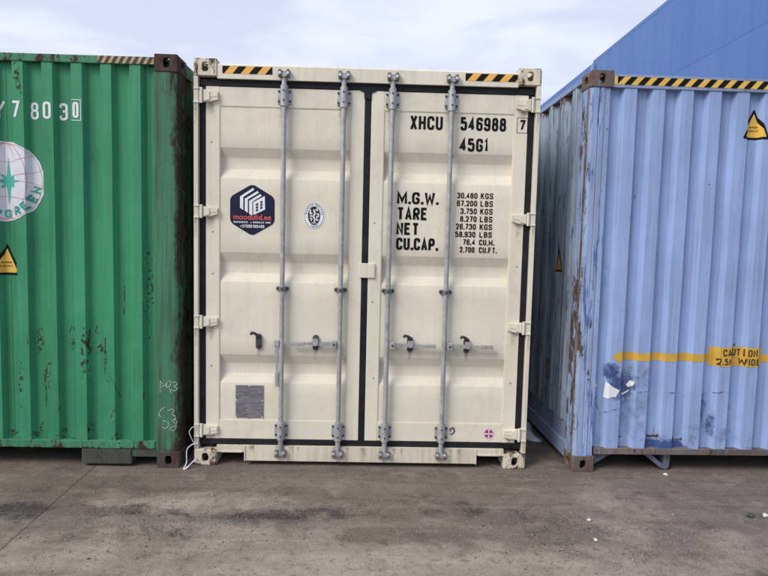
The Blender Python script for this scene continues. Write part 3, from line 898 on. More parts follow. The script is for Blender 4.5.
# ------------------------------------------------------------------ BEIGE container
GRP = 'shipping containers parked side by side'
def make_beige():
    W, H, D = 2.438, 2.896, 12.192
    root = thing('shipping_container', 'cream high cube container with locked double doors, between the green and blue ones', 'container', (0, 0, 0), 0, GRP)
    shell(root, W, H, D, M['beige_trim'], M['beige_trim'], M['beige_cast'], M['roof'])
    # posts
    for s in (-1, 1):
        a, b = sorted((s * 1.217, s * 1.186))
        mb = MB(); mb.box(a, b, 0.004, 0.14, 0.119, 2.777, 0.004); obj('corner_post', mb, M['beige_trim'], root)
        a, b = sorted((s * 1.1855, s * 1.13))
        mb = MB(); mb.box(a, b, 0.062, 0.14, 0.119, 2.777); obj('door_jamb', mb, M['rubber'], root)
    # header and sill
    mb = MB(); mb.prism([(0.008, 2.764), (0.008, 2.856), (0.016, 2.866), (0.13, 2.866), (0.13, 2.735), (0.06, 2.735), (0.06, 2.764)], -1.0545, 1.0545, 'x')
    obj('door_header', mb, M['beige_trim'], root)
    mb = MB()
    mb.prism([(-1.054, .146), (-1.054, .098), (-.850, .098), (-.850, .036), (.850, .036), (.850, .098), (1.054, .098), (1.054, .146)], 0.006, 0.16, 'y')
    obj('door_sill', mb, M['beige_sill'], root)
    for s in (-1, 1):
        mb = MB(); a, b = sorted((s * .854, s * .845)); mb.box(a, b, 0.001, 0.161, 0.033, 0.145, .002)
        obj('fork_pocket_edge', mb, M['beige_sill'], root)
        mb = MB(); a, b = sorted((s * 1.02, s * .87)); mb.box(a, b, 0.001, 0.014, 0.0955, 0.108, .003)
        obj('pocket_lip', mb, M['beige_sill'], root)
    # gaskets
    def strip(x0, x1, z0, z1, y0=0.036, y1=0.06, name='door_gasket'):
        m_ = MB(); m_.box(x0, x1, y0, y1, z0, z1, 0.004); obj(name, m_, M['rubber'], root)
    strip(-1.182, 1.182, 2.717, 2.763, 0.030)
    strip(-1.182, 1.182, 0.147, 0.188, 0.030)
    strip(-1.182, -1.140, 0.1885, 2.7165)
    strip(1.140, 1.182, 0.1885, 2.7165)
    strip(-0.022, 0.022, 0.1885, 2.7165)
    mb = MB(); mb.prism([(-.05, 2.768), (.05, 2.766), (.055, 2.712), (.022, 2.70), (.020, 2.655), (-.028, 2.66), (-.03, 2.702), (-.058, 2.715)], 0.0265, 0.034, 'y')
    obj('gasket_patch', mb, M['rubber'], root)
    # dark lip just under the castings
    ZN = [(0.319, 0.610), (0.812, 1.349), (1.554, 2.085), (2.294, 2.583)]
    for s, nm in ((-1, 'left'), (1, 'right')):
        xo, xi = 1.139, 0.0235
        YF = 0.033
        def sx(a, b): return sorted((s * a, s * b))
        mb = MB()
        a, b = sx(1.043, xo); mb.box(a, b, YF, 0.088, 0.189, 2.716, .004)
        a, b = sx(xi, .116); mb.box(a, b, YF, 0.088, 0.189, 2.716, .004)
        a, b = sx(.1161, 1.0429); mb.box(a, b, YF + .0015, 0.088, 2.583, 2.715, .003)
        a, b = sx(.1161, 1.0429); mb.box(a, b, YF + .0015, 0.088, 0.190, .329, .003)
        door = obj('door', mb.mesh('door'), M['beige'], root)
        door['label'] = 'cream steel door leaf on the %s' % nm
        # pressed panel: three horizontal troughs
        YP, YI = 0.0395, 0.076
        prof = [(.328, YP)]
        for (a0, a1, b1, b0) in ((.610, .671, .748, .812), (1.349, 1.409, 1.489, 1.554), (2.085, 2.150, 2.232, 2.294)):
            prof += [(a0 - .006, YP), (a0, YP + .002), (a1 - .003, YI - .002), (a1 + .004, YI), (b1 - .004, YI), (b1 + .003, YI - .002), (b0, YP + .002), (b0 + .006, YP)]
        prof.append((2.584, YP))
        pm = MB()
        xs = [.1155 + (1.0435 - .1155) * k / 10 for k in range(11)]
        fine = [prof[0]]
        for (za, ya), (zb, yb) in zip(prof, prof[1:]):
            n = max(1, int((zb - za) / .09))
            for k in range(1, n + 1): fine.append((za + (zb - za) * k / n, ya + (yb - ya) * k / n))
        nx = len(xs)
        for (z, y) in fine:
            for x in xs:
                e = min(1, (x - .1155) / .1, (1.0435 - x) / .1)
                dy = 0.0016 * e * mnoise.noise((s * x * 3.3, z * 2.7, 5 + s)) if e > 0 else 0
                pm.v.append((s * x, y + dy, z))
        for j in range(len(fine) - 1):
            for i in range(nx - 1):
                k = j * nx + i; pm.f.append((k, k + 1, k + nx + 1, k + nx))
        pme = pm.mesh('panel')
        flatup(pme)
        pme.polygons.foreach_set('use_smooth', [True] * len(pme.polygons)); pme.set_sharp_from_angle(angle=R(25))
        obj('panel', pme, M['beige'], door)
        # weld bead round the panel
        wb = MB()
        a, b = sx(.116, 1.043)
        wb.box(a, b, YP - .0035, YP + .002, 2.5795, 2.5835, .0015); wb.box(a, b, YP - .0035, YP + .002, .3285, .3325, .0015)
        for xx in (.1175, 1.0415):
            a, b = sx(xx - .0018, xx + .0018); wb.box(a, b, YP - .0035, YP + .002, .333, 2.579)
        obj('weld_bead', wb, M['beige_trim'], door)
        # hinges
        for hz, hh in ((2.645, .082), (1.842, .070), (1.054, .072), (0.258, .074)):
            hb = MB()
            up_, lo = hz + hh / 2, hz - hh / 2
            P = [(s * 1.206, up_ - .004), (s * 1.150, up_ + .002), (s * 1.105, up_ - .006), (s * 1.052, up_ - .010), (s * 1.052, lo + .016), (s * 1.105, lo + .002), (s * 1.150, lo - .002), (s * 1.206, lo + .004)]
            hb.prism(P, 0.012, 0.0335, 'y')
            hb.prism([(s * 1.150, up_ + .0), (s * 1.108, up_ - .014), (s * 1.108, lo + .014), (s * 1.150, lo + .002)], 0.005, 0.0125, 'y')
            hb.prism([(s * 1.109, hz + .006), (s * 1.058, hz + .010), (s * 1.058, hz - .004), (s * 1.109, hz - .008)], 0.0095, 0.0125, 'y')
            h = obj('hinge', hb.mesh('hinge'), M['beige_trim'], door)
            pb = MB()
            pb.tube([(s * 1.163, 0.004, lo - .012), (s * 1.163, 0.004, up_ + .012)], 0.0095, 10)
            obj('hinge_pin', pb.mesh('hinge_pin', smooth=True), M['beige_trim'], door)
            lb = MB()
            a, b = sx(1.2165, 1.178)
            lb.box(a, b, -.002, 0.03, up_ + .0, up_ + .012, .002); obj('hinge_lug', lb, M['beige_trim'], door)
            lb = MB(); lb.box(a, b, -.002, 0.03, lo - .012, lo + .0, .002); obj('hinge_lug', lb, M['beige_trim'], door)
        # lock rods
        for rx in (.588, .171):
            X = s * rx
            rb = MB(); rb.tube([(X, .002, .115), (X, .002, 2.795)], 0.0178, 16)
            obj('lock_rod', rb.mesh('lock_rod', smooth=True), M['zinc'], door)
            for zc, hgt in ((2.656, .142), (.262, .132)):
                bb = MB()
                # base plate with rounded ends, saddle over the rod
                bb.box(X - .048, X + .048, .022, .033, zc - hgt * .36, zc + hgt * .36, .004)
                n = 9; pts = []
                for k in range(n + 1):
                    a = math.pi * k / n
                    pts.append((X + .0265 * math.cos(a), .004 - .0265 * math.sin(a)))
                pts = [(X + .0265, .024)] + pts + [(X - .0265, .024)]
                bb.prism(pts, zc - hgt / 2, zc + hgt / 2, 'z')
                obj('rod_bracket', bb.mesh('rod_bracket', smooth=True), M['zinc'], door)
                for dz in (-.034, .034):
                    stud('bolt', X, -.0215, -.0265, zc + dz, .0065, M['bolt'], door)
                    for dx in (-.039, .039): stud('bolt', X + dx, .023, .014, zc + dz, .0075, M['bolt'], door)
            # middle guide
            gb = MB()
            gb.prism([(X - .048, 1.304), (X - .040, 1.319), (X + .040, 1.319), (X + .048, 1.304), (X + .040, 1.289), (X - .040, 1.289)], .020, .0325, 'y')
            n = 8; pts = [(X + .025, .021)] + [(X + .025 * math.cos(math.pi * k / n), .003 - .026 * math.sin(math.pi * k / n)) for k in range(n + 1)] + [(X - .025, .021)]
            gb.prism(pts, 1.291, 1.317, 'z')
            obj('rod_guide', gb.mesh('rod_guide', smooth=True), M['zinc_dark'], door)
            for dx in (-.036, .036): stud('bolt', X + dx, .0215, .0125, 1.304, .0075, M['bolt'], door)
            stud('bolt', X, -.0220, -.026, 1.304, .006, M['bolt'], door)
            # cams and keepers
            for zc, d in ((2.800, 1), (.104, -1)):
                kb = MB()
                kb.tube([(X, .002, zc - d * .035), (X, .002, zc + d * .020)], [.0165, .0165], 12)
                kb.prism([(X - .030, zc - .018), (X - .042, zc + .002), (X - .028, zc + .020), (X - .008, zc + .008), (X + .008, zc + .008), (X + .028, zc + .020), (X + .042, zc + .002), (X + .030, zc - .018)], -.022, .008, 'y')
                obj('cam', kb.mesh('cam', smooth=True), M['zinc'], door)
                kk = MB()
                for sd in (-1, 1):
                    a, b = sorted((X + sd * .016, X + sd * .040))
                    kk.box(a, b, -.030, .0075, zc - .026 + d * .006, zc + .026 + d * .006, .006)
                kk.box(X - .036, X + .036, -.002, .0078, zc + d * .012 - .01, zc + d * .012 + .01, .003)
                obj('cam_keeper', kk, M['zinc_dark'], door)
                for sd in (-1, 1): stud('keeper_nose', X + sd * .027, -.028, -.039, zc + .002, .0115, M['zinc_bright'], door)
        # handles and their catches
        def handle(X, dirx, hang=False):
            hb = MB(); zc = .911
            if hang:
                hx = X - .032
                hb.box(hx - .021, hx + .016, -.018, .022, zc - .021, zc + .021, .004)
                o = obj('handle_hub', hb, M['zinc'], door)
                b2_ = MB()
                b2_.prism([(hx - .016, zc - .02), (hx + .006, zc - .02), (hx + .009, .70), (hx - .006, .70)], -.012, .004, 'y')
                b2_.box(hx - .012, hx + .014, -.018, .004, .594, .704, .005)
                obj('handle', b2_, M['zinc'], door)
            else:
                x0 = X + dirx * .020
                a, b = sorted((x0, x0 + dirx * .040))
                hb.box(a, b, -.022, .022, zc - .027, zc + .025, .004)
                obj('handle_hub', hb, M['zinc'], door)
                b2_ = MB()
                a, c = x0 + dirx * .038, x0 + dirx * .235
                b2_.prism([(a, zc + .017), (c, zc + .010), (c, zc - .008), (a, zc - .015)], -.014, 0.004, 'y')
                a, b = sorted((c - dirx * .004, x0 + dirx * .337)); b2_.box(a, b, -.018, .006, zc - .0135, zc + .0135, .005)
                obj('handle', b2_, M['zinc'], door)
                stud('bolt', x0 + dirx * .02, -.021, -.029, zc, .008, M['bolt'], door)
        def catch(x, up_to=False, hooked=True):
            cb = MB()
            P = []
            zc = .915
            for k in range(16):
                a = 2 * math.pi * k / 16
                P.append((x + .022 * math.cos(a), zc + (.034 if math.sin(a) > 0 else -.034) + .022 * math.sin(a)))
            cb.prism(P, .024, .0385, 'y')
            obj('handle_catch', cb, M['catch'], door)
            lb = MB()
            if hooked:
                lb.prism([(x - .019, zc + .034), (x + .019, zc + .034), (x + .021, zc + .004), (x + .010, zc - .016), (x - .010, zc - .016), (x - .021, zc + .004)], -.026, -.016, 'y')
                lb.box(x - .012, x + .012, -.017, .025, zc + .014, zc + .032, .003)
                obj('catch_plate', lb, M['zinc_bright'], door)
            if not hooked or up_to:
                lb = MB()
                lb.tube([(x, .020, zc + .032), (x - .003, -.004, zc + .050), (x - .020, -.012, zc + .064), (x - .042, -.010, zc + .070), (x - .050, -.008, zc + .056)], .0105, 10)
                obj('catch_hook', lb.mesh('catch_hook', smooth=True), M['bolt'], door)
            stud('bolt', x, .026, .010, zc - .030, .011, M['bolt'], door)
        if s < 0:
            handle(-.588, -1, True); handle(-.171, -1)
            catch(-.345); catch(-.757, hooked=False)
        else:
            handle(.171, 1); handle(.588, 1)
            catch(.342, True); catch(.756, True)
            sb = MB(); sb.box(.858, .892, -.022, -.0165, .899, .927, .002); obj('seal_tag', sb, M['zinc_bright'], door)
        doors[s] = door
    dl, dr = doors[-1], doors[1]
    # rust and grime runs below fittings
    def run(x, z1, ln, wd, y, par, mat=M['run']):
        bm = bmesh.new(); lay = bm.verts.layers.float.new('fade'); rows_ = []
        for jj in range(7):
            v_ = jj / 6; rr = []
            for ii in range(5):
                u_ = ii / 4
                vv = bm.verts.new((x - wd / 2 + wd * u_, y, z1 - ln * v_)); vv[lay] = (1 - v_) * (1 - (2 * u_ - 1) ** 2) * .95; rr.append(vv)
            rows_.append(rr)
        for jj in range(6):
            for ii in range(4): bm.faces.new((rows_[jj][ii], rows_[jj][ii + 1], rows_[jj + 1][ii + 1], rows_[jj + 1][ii]))
        me = bpy.data.meshes.new('rust_run'); bm.to_mesh(me); bm.free()
        obj('rust_run', flatup(me), mat, par)
    for x in (-.588, -.171, .171, .588):
        run(x, .150, .11, .11, .0045, root); run(x + .07, .146, .09, .035, .0042, root)
        run(x - .01, 2.583, .14, .07, .0365, dl if x < 0 else dr); run(x, .20, .05, .09, .0325, dl if x < 0 else dr)
    for x, z, l_, w_ in ((-.50, .146, .07, .02), (-.46, .146, .10, .015), (.30, .146, .08, .02), (.72, .146, .09, .04), (-.80, .146, .06, .05), (.02, .146, .10, .05)): run(x, z, l_, w_, .0042, root)
    for z in (2.60, 1.805, 1.016, .222):
        for s_ in (-1, 1):
            run(s_ * 1.10, z, .10, .06, .0318, dl if s_ < 0 else dr); run(s_ * 1.202, z - .012, .16, .026, .0028, root)
    run(-.822, .346, .06, .03, .0378, dl); run(-.757, .86, .12, .04, .0365, dl); run(-.345, .86, .08, .04, .0365, dl); run(.342, .86, .08, .04, .0365, dr); run(.756, .86, .08, .04, .0365, dr)
    # centre latch plate
    mb = MB(); mb.box(-.040, .074, .020, .0315, 1.394, 1.500, .010); obj('door_latch_plate', mb, M['beige_trim'], dr)
    # little rivets and bolt heads
    for x, z in ((-1.09, 1.70), (-1.10, 2.33), (.08, .66), (.06, 1.22), (.062, 1.79), (1.09, .64), (-1.10, .73), (-1.09, 1.40), (1.10, 1.5)):
        stud('rivet', x, .0345, .030, z, .005, M['zinc_dark'], dl if x < 0 else dr)
    # ---- print on the doors
    YT = 0.0375
    k = 1.009
    def T(x, z): return (0.04 + (x - .04) * k, 1.646 + (z - 1.646) * k)
    def line(s_, x0, x1, z0, z1, t, gap=.2, par=dr, nm='lettering', y=YT, mat=M['ink']):
        a, za = T(x0, z0); b, zb = T(x1, z1)
        if zb - za < .06:
            o = decal(text_quads(s_, a, b, za, zb - za, t, gap), y, nm, mat, par)
            o['kind'] = 'stuff'
            return o
        for qs in text_chars(s_, a, b, za, zb - za, t, gap): decal(qs, y, 'letter', mat, par)
    line('XHCU', .298, .528, 2.451, 2.546, .0178)
    line('546988', .654, .977, 2.453, 2.547, .0178)
    line('7', 1.069, 1.112, 2.463, 2.537, .0145, y=.0315)
    a, za = T(1.054, 2.446); b, zb = T(1.127, 2.551)
    decal(ribbon([(a, za), (b, za), (b, zb), (a, zb)], .003, True), .0315, 'check_digit_frame', M['ink'], dr)
    line('45G1', .652, .857, 2.308, 2.400, .0178)
    for s_, x0, x1, z0, z1 in (('M.G.W.', .219, .515, 1.928, 2.014), ('TARE', .222, .440, 1.817, 1.906), ('NET', .219, .380, 1.710, 1.797), ('CU.CAP.', .220, .518, 1.602, 1.690)):
        line(s_, x0, x1, z0, z1, .0182, .15)
    rows = [('30.480', 'KGS', .646, .791), ('67.200', 'LBS', .646, .791), ('3.750', 'KGS', .673, .791), ('8.270', 'LBS', .673, .791), ('26.730', 'KGS', .644, .788), ('58.930', 'LBS', .642, .786), ('76.4', 'CU.M.', .698, .786), ('2.700', 'CU.FT.', .677, .784)]
    for i, (n_, u_, x0, x1) in enumerate(rows):
        z1 = 2.019 - i * .0549; z0 = z1 - .041
        line(n_, x0, x1, z0, z1, .0080, .2)
        ux1 = .905 if len(u_) == 3 else (.925 if u_ == 'CU.M.' else .945)
        line(u_, .815, ux1, z0, z1, .0080, .22)
    # hazard tape on the header
    for x0, x1 in ((-1.018, -.672), (.679, 1.049)):
        t = decal([[Vector((x0, 2.799)), Vector((x1, 2.799)), Vector((x1, 2.849)), Vector((x0, 2.849))]], .0066, 'hazard_tape', M['amber'], root)
        decal(hazard(x0, x1, 2.799, 2.849, .113, .48, .85), .0058, 'black_stripe', M['ink'], t)
    # hexagon company sticker
    cx, cz = -.811, 1.861
    def hexa(r_, rz, rad):
        P = [(cx + r_ * a, cz + rz * b) for a, b in ((0, 1), (1, .49), (1, -.49), (0, -1), (-1, -.49), (-1, .49))]
        return arcround(P, rad, True)
    hx = decal([hexa(.158, .184, .03)], YT, 'hexagon_sticker', M['navy'], dl)
    # icon: three folded bars and a windowed block
    def U(px, py): return Vector((cx + (px - 240) / 220 * .158 * 1.0, cz + (282 - py) / 258 * .184))
    ic = []
    def bar(pts): ic.append([U(*p) for p in pts])
    bar([(118, 150), (150, 128), (150, 285), (118, 262)]); bar([(118, 150), (248, 62), (258, 82), (150, 155)])
    bar([(165, 172), (195, 155), (195, 312), (165, 290)]); bar([(165, 172), (290, 92), (304, 110), (195, 178)])
    bar([(208, 192), (240, 175), (240, 338), (208, 318)]); bar([(208, 192), (318, 122), (332, 140), (240, 200)])
    bar([(248, 205), (362, 140), (366, 275), (250, 332)])
    decal(ic, YT - .001, 'sticker_icon', M['white'], hx)
    wn = []
    for ax in (275, 318):
        for r_ in range(3):
            y0 = (222 if ax == 275 else 198) + r_ * 28
            wn.append([U(ax, y0), U(ax + 22, y0 - 12), U(ax + 22, y0 + 8), U(ax, y0 + 20)])
    decal(wn, YT - .002, 'icon_window', M['navy'], hx)
    def bfont(s_, x0, x1, z0, mat, nm, parent, y, h=None, off=0.0):
        cu = bpy.data.curves.new('txt', 'FONT'); cu.body = s_; cu.size = 1; cu.offset = off
        to = bpy.data.objects.new('txt', cu); col.objects.link(to)
        dg = bpy.context.evaluated_depsgraph_get()
        me = bpy.data.meshes.new_from_object(to.evaluated_get(dg))
        bpy.data.objects.remove(to, do_unlink=True)
        xs = [v.co.x for v in me.vertices]; ys = [v.co.y for v in me.vertices]
        sx_ = (x1 - x0) / (max(xs) - min(xs)); sy_ = sx_ if h is None else h / (max(ys) - min(ys))
        mx = min(xs)
        for v in me.vertices: v.co = Vector((x0 + (v.co.x - mx) * sx_, y, z0 + v.co.y * sy_))
        me.materials.clear()
        return obj(nm, flatup(me), mat, parent)
    bfont('moodulid.ee', cx - .134, cx + .134, cz - .069, M['red'], 'sticker_lettering', hx, YT - .001, .040, .012)
    decal(text_quads('KONTEINERITE JA MOODULITE MUUK', cx - .132, cx + .132, cz - .094, .0125, .0028, .25), YT - .001, 'sticker_lettering', M['white'], hx)
    decal(text_quads('+37258705488', cx - .086, cx + .086, cz - .127, .022, .0045, .22), YT - .001, 'sticker_lettering', M['white'], hx)
    # oval certification sticker
    ox, oz = -.371, 1.834
    ov = decal([ellipse(ox, oz, .076, .097, 48)], YT, 'oval_sticker', M['white'], dl)
    decal(ribbon(ellipse(ox, oz, .068, .088, 48), .0022, True), YT - .001, 'sticker_ring', M['charcoal'], ov)
    decal([ellipse(ox, oz - .002, .044, .066, 40)], YT - .001, 'sticker_field', M['charcoal'], ov)
    fg = []
    for P, th in (([(-.028, .042), (-.026, .012), (-.012, .014)], .010), ([(-.004, .040), (.006, .020), (.002, .002), (-.010, -.014)], .011), ([(.010, .036), (.022, .046), (.024, .030)], .008),
                  ([(-.030, -.004), (-.006, -.006), (.006, -.028), (.002, -.046)], .010), ([(.016, .012), (.032, .008), (.030, -.010), (.014, -.010)], .008),
                  ([(.018, -.018), (.020, -.036), (.032, -.030)], .007), ([(-.030, -.018), (-.016, -.026), (-.020, -.040)], .008), ([(-.016, -.054), (.016, -.054)], .006)):
        fg += ribbon([(ox + a, oz + b) for a, b in P], th)
    decal(fg, YT - .0022, 'sticker_emblem', M['white'], ov)
    tx = []
    def arctext(s_, cx_, cz_, rx, rz, a0, a1, h, wd, t, inward=False):
        out = []
        for i, c in enumerate(s_):
            a = R(a0 + (a1 - a0) * (i / max(1, len(s_) - 1)))
            px, pz = cx_ + rx * math.cos(a), cz_ + rz * math.sin(a)
            rot = a - math.pi / 2 if not inward else a + math.pi / 2
            for q in glyph_quads(c, -wd / 2, -h / 2, wd, h, t, wd * .3):
                out.append([Vector((px + p.x * math.cos(rot) - p.y * math.sin(rot), pz + p.x * math.sin(rot) + p.y * math.cos(rot))) for p in q])
        return out
    tx += arctext('BUREAU', ox, oz, .056, .077, 170, 102, .012, .009, .0022) + arctext('VERITAS', ox, oz, .056, .077, 80, 8, .012, .009, .0022) + arctext('1828', ox, oz, .056, .077, -110, -70, .011, .008, .002, True)
    decal(tx, YT - .001, 'sticker_lettering', M['charcoal'], ov)
    # round pink sticker
    px, pz = .945, .256
    pk = decal([ellipse(px, pz, .042, .042, 30)], .0325, 'round_sticker', M['pinkpale'], dr)
    seg = []
    for a0 in (12, 102, 192, 282):
        seg.append([Vector((px + .006 * math.cos(R(a0 + 33)), pz + .006 * math.sin(R(a0 + 33))))] + [Vector((px + .033 * math.cos(R(a)), pz + .033 * math.sin(R(a)))) for a in range(a0, a0 + 67, 8)])
    decal(seg, .0316, 'sticker_print', M['magenta'], pk)
    decal(text_quads('UIC', px - .028, px + .028, pz - .007, .013, .0035, .25), .0308, 'sticker_lettering', M['white'], pk)
    # rubbed-off sticker beside the fourth rod
    ru = []
    for kx in range(16):
        a = random.random() * 6.28; r_ = .4 + .6 * random.random()
        ru.append([p for p in ellipse(.672 + .017 * r_ * math.cos(a), .275 + .040 * r_ * math.sin(a), .004 + .004 * random.random(), .005 + .006 * random.random(), 7)])
    decal(ru, .0322, 'sticker_residue', M['zinc_dark'], dr)
    # data plate
    mb = MB(); mb.box(-.924, -.721, .034, .0392, .347, .590, .002)
    pl = obj('data_plate', mb, M['plate'], dl)
    ln = []; lp = []
    z = .572
    for i in range(19):
        if i in (0, 1): a, b = -.900, -.755
        elif i == 2: a, b = -.865, -.775
        else: a, b = -.915, -.73
        x = a
        while x < b - .01:
            L = random.uniform(.012, .05)
            if random.random() < .72: (ln if random.random() < .6 else lp).append([Vector((x, z)), Vector((min(b, x + L), z)), Vector((min(b, x + L), z + .0038)), Vector((x, z + .0038))])
            x += L + .006
        z -= .0118
    decal(ln, .0334, 'plate_print', M['plateline'], pl)
    decal(lp, .0332, 'plate_print', M['platepale'], pl)
    for x, z in ((-.918, .478), (-.728, .476), (-.918, .353), (-.728, .352), (-.823, .585)):
        stud('plate_rivet', x, .0345, .031, z, .0055, M['stone_white'], pl)
    return root
doors = {}
make_beige()

# ------------------------------------------------------------------ corrugated end wall profile
def profile(x0, x1, ridges, yo, yi, sl):
    pts = [(x0, yi)]
    for a, b in ridges:
        pts += [(a - sl, yi), (a, yo), (b, yo), (b + sl, yi)]
    pts.append((x1, yi))
    out = [pts[0]]
    for p in pts[1:]:
        if p[0] > out[-1][0] + 1e-4: out.append(p)
    return out

def hazard_triangle(cx, cz, w_, h, conf, root):
    def tri(wd, hh, zc, rad): return arcround([(cx, zc + hh), (cx + wd / 2, zc), (cx - wd / 2, zc)], rad, True)
    t = decal([tri(w_, h, cz, .02)], 0, 'warning_sticker', M['ink'], root, conf, .0020)
    decal([tri(w_ * .76, h * .76, cz + h * .075, .010)], 0, 'sticker_field', M['yellow'], t, conf, .0030)
    q = text_quads('SUPER', cx - .030, cx + .030, cz + .082, .013, .0028, .2) + text_quads('HEAVY', cx - .034, cx + .034, cz + .056, .013, .0028, .2)
    decal(q, 0, 'sticker_lettering', M['brown_ink'], t, conf, .0042)
    return t

# ------------------------------------------------------------------ GREEN container
def make_green():
    W, H, D = 2.438, 2.896, 12.192
    RX, RY = -2.517, -0.065
    root = thing('shipping_container', 'green corrugated container with a white globe sticker, left of the cream one', 'container', (RX, RY, 0), 0, GRP)
    shell(root, W, H, D, M['green_rust_shade'], M['green_rust_shade'], M['rust_dark'], M['green_rail'])  # sides take the darker rusty paint so the gap reads as shaded
    lx = lambda x: x - RX
    for s in (-1, 1):
        o = W / 2 - .004
        P = [(s * (o - .172), .012), (s * (o - .165), .006), (s * (o - .030), .006), (s * (o - .012), .012), (s * o, .030), (s * o, .175), (s * (o - .03), .175), (s * (o - .05), .06), (s * (o - .172), .055)]
        mb = MB(); mb.prism(P, .1185, H - .1185, 'z')
        po = obj('corner_post', mb, M['green_post'], root)
        if s > 0:
            ch = []
            for Q in ([(-1.436, .548), (-1.434, .633)], [(-1.434, .633), (-1.405, .60), (-1.43, .585)], [(-1.395, .59), (-1.385, .63), (-1.36, .64), (-1.362, .60), (-1.39, .585), (-1.40, .61), (-1.37, .64)],
                      [(-1.355, .62), (-1.32, .63), (-1.315, .61), (-1.345, .59), (-1.31, .585), (-1.33, .56), (-1.36, .575)], [(-1.37, .58), (-1.355, .545)],
                      [(-1.40, .445), (-1.435, .425), (-1.447, .385), (-1.43, .37)], [(-1.385, .415), (-1.35, .435), (-1.335, .415), (-1.365, .395), (-1.33, .385), (-1.33, .355), (-1.36, .345)],
                      [(-1.42, .345), (-1.385, .34), (-1.372, .315), (-1.40, .285), (-1.425, .30)], [(-1.345, .34), (-1.318, .32), (-1.335, .275), (-1.36, .27), (-1.368, .295), (-1.335, .305), (-1.312, .335), (-1.335, .36)]):
                ch += ribbon(arcround([(lx(a), b) for a, b in Q],   .03, False), .0046)
            decal(ch, .0045, 'chalk_scribble', M['chalkrag'], po)
    mb = MB(); mb.box(-W / 2 + .165, W / 2 - .165, .006, .11, 2.822, 2.874, .004)
    obj('top_rail', mb, M['green_rail'], root)
    mb = MB(); mb.box(-W / 2 + .177, W / 2 - .177, .004, .15, .136, .191, .004)
    obj('bottom_rail', mb, M['green_sill'], root)
    for a, b in ((lx(-1.642), W / 2 - .166), (-W / 2 + .166, -lx(-1.642))):
        mb = MB(); mb.box(a, b, .012, .14, .076, .1355, .003)
        obj('lower_sill', mb, M['pocket'], root)
    for s in (-1, 1):
        a, b = sorted((s * lx(-2.0), s * lx(-1.643)))
        mb = MB(); mb.box(a, b, .008, .16, .018, .1352, .012)
        obj('fork_pocket_block', mb, M['pocket'], root)
    # ridged wall
    first = -1.632
    rid = []
    for k in range(-2, 13):
        a = first - .1983 * k
        if a + .072 < -1.48 and a > RX - W / 2 + .2: rid.append((lx(a), lx(a + .072)))
    rid.sort()
    cf = Corr(profile(-W / 2 + .172, W / 2 - .172, rid, .012, .053, .024), .188, 2.825, 30, .0028, 2.4)
    obj('corrugated_wall', cf.mesh(), M['green'], root)
    # weld seams on the wall
    sm = []
    for x in (-2.492, -1.512): sm.append([Vector((lx(x), .2)), Vector((lx(x) + .003, .2)), Vector((lx(x) + .003, 2.82)), Vector((lx(x), 2.82))])
    decal(sm, 0, 'weld_seam', M['green_post'], root, cf, .0014)
    # number
    for c, x0, x1 in (('Y', -2.580, -2.498), ('7', -2.436, -2.378), ('8', -2.327, -2.272), ('0', -2.222, -2.168), ('3', -2.130, -2.073), ('0', -2.021, -1.980)):
        z0, z1 = (2.441, 2.557) if x0 != -2.021 else (2.452, 2.560)
        decal(glyph_quads(c, lx(x0), z0, x1 - x0, z1 - z0, .0165, .025), 0, 'letter', M['white'], root, cf)
    decal(ribbon([(lx(-2.033), 2.437), (lx(-1.967), 2.437), (lx(-1.967), 2.575), (lx(-2.033), 2.575)], .0045, True), 0, 'check_digit_frame', M['white'], root, cf)
    # hazard tape
    x0, x1 = lx(-1.845), W / 2 - .167
    t = decal([[Vector((x0, 2.824)), Vector((x1, 2.824)), Vector((x1, 2.872)), Vector((x0, 2.872))]], .0050, 'hazard_tape', M['oldblack'], root)
    decal(hazard(x0, x1, 2.8245, 2.8715, .0475, .46, .55), .0042, 'cream_stripe', M['oldstripe'], t)
    # round sticker
    cx, cz, r = lx(-2.511), 2.013, .272
    disc = ellipse(cx, cz, r, r * 1.01, 72, 0, .012)
    st = decal([disc], 0, 'globe_sticker', M['white_worn'], root, cf, .0022)
    gl = []
    for f in (-.95, -.62, -.30, 0, .30, .62, .95):
        P = [(cx + f * r * .98 * math.sqrt(max(0, 1 - v * v)), cz + v * r * .98) for v in [(-1 + 2 * k / 24) for k in range(25)]]
        gl += ribbon(P, .0028)
    for v in (-.55, -.12, .30, .66):
        hw = r * .98 * math.sqrt(1 - v * v)
        P = [(cx - hw + 2 * hw * k / 20, cz + v * r - .045 * (1 if v > 0 else -1) * (1 - (2 * k / 20 - 1) ** 2)) for k in range(21)]
        gl += ribbon(P, .0028)
    decal(gl, 0, 'globe_line', M['pinkline'], st, cf, .0032)
    sx_, sz_ = lx(-2.487), 2.015
    star = []
    for k in range(16):
        a = math.pi * k / 8 + math.pi / 2
        rr = .165 if k % 4 == 0 and k % 8 == 0 else (.10 if k % 4 == 0 else (.070 if k % 2 == 0 else .036))
        star.append(Vector((sx_ + rr * math.cos(a), sz_ + rr * math.sin(a))))
    decal([[Vector((sx_, sz_)), star[k], star[(k + 1) % 16]] for k in range(16)], 0, 'compass_star', M['teal'], st, cf, .0042)
    tx = []
    word = 'EVERGREEN'
    for i, c in enumerate(word):
        a = R((-150, -134, -118, -102, -86, -64, -48, -31, -14)[i])
        pxx, pzz = cx + .224 * math.cos(a), cz + .224 * math.sin(a)
        rot = a + math.pi / 2
        for qd in glyph_quads(c, -.024, -.030, .048, .060, .0155, .014):
            tx.append([Vector((pxx + p.x * math.cos(rot) - p.y * math.sin(rot), pzz + p.x * math.sin(rot) + p.y * math.cos(rot))) for p in qd])
    decal(tx, 0, 'sticker_lettering', M['teal_dark'], st, cf, .0042)
    sc = []
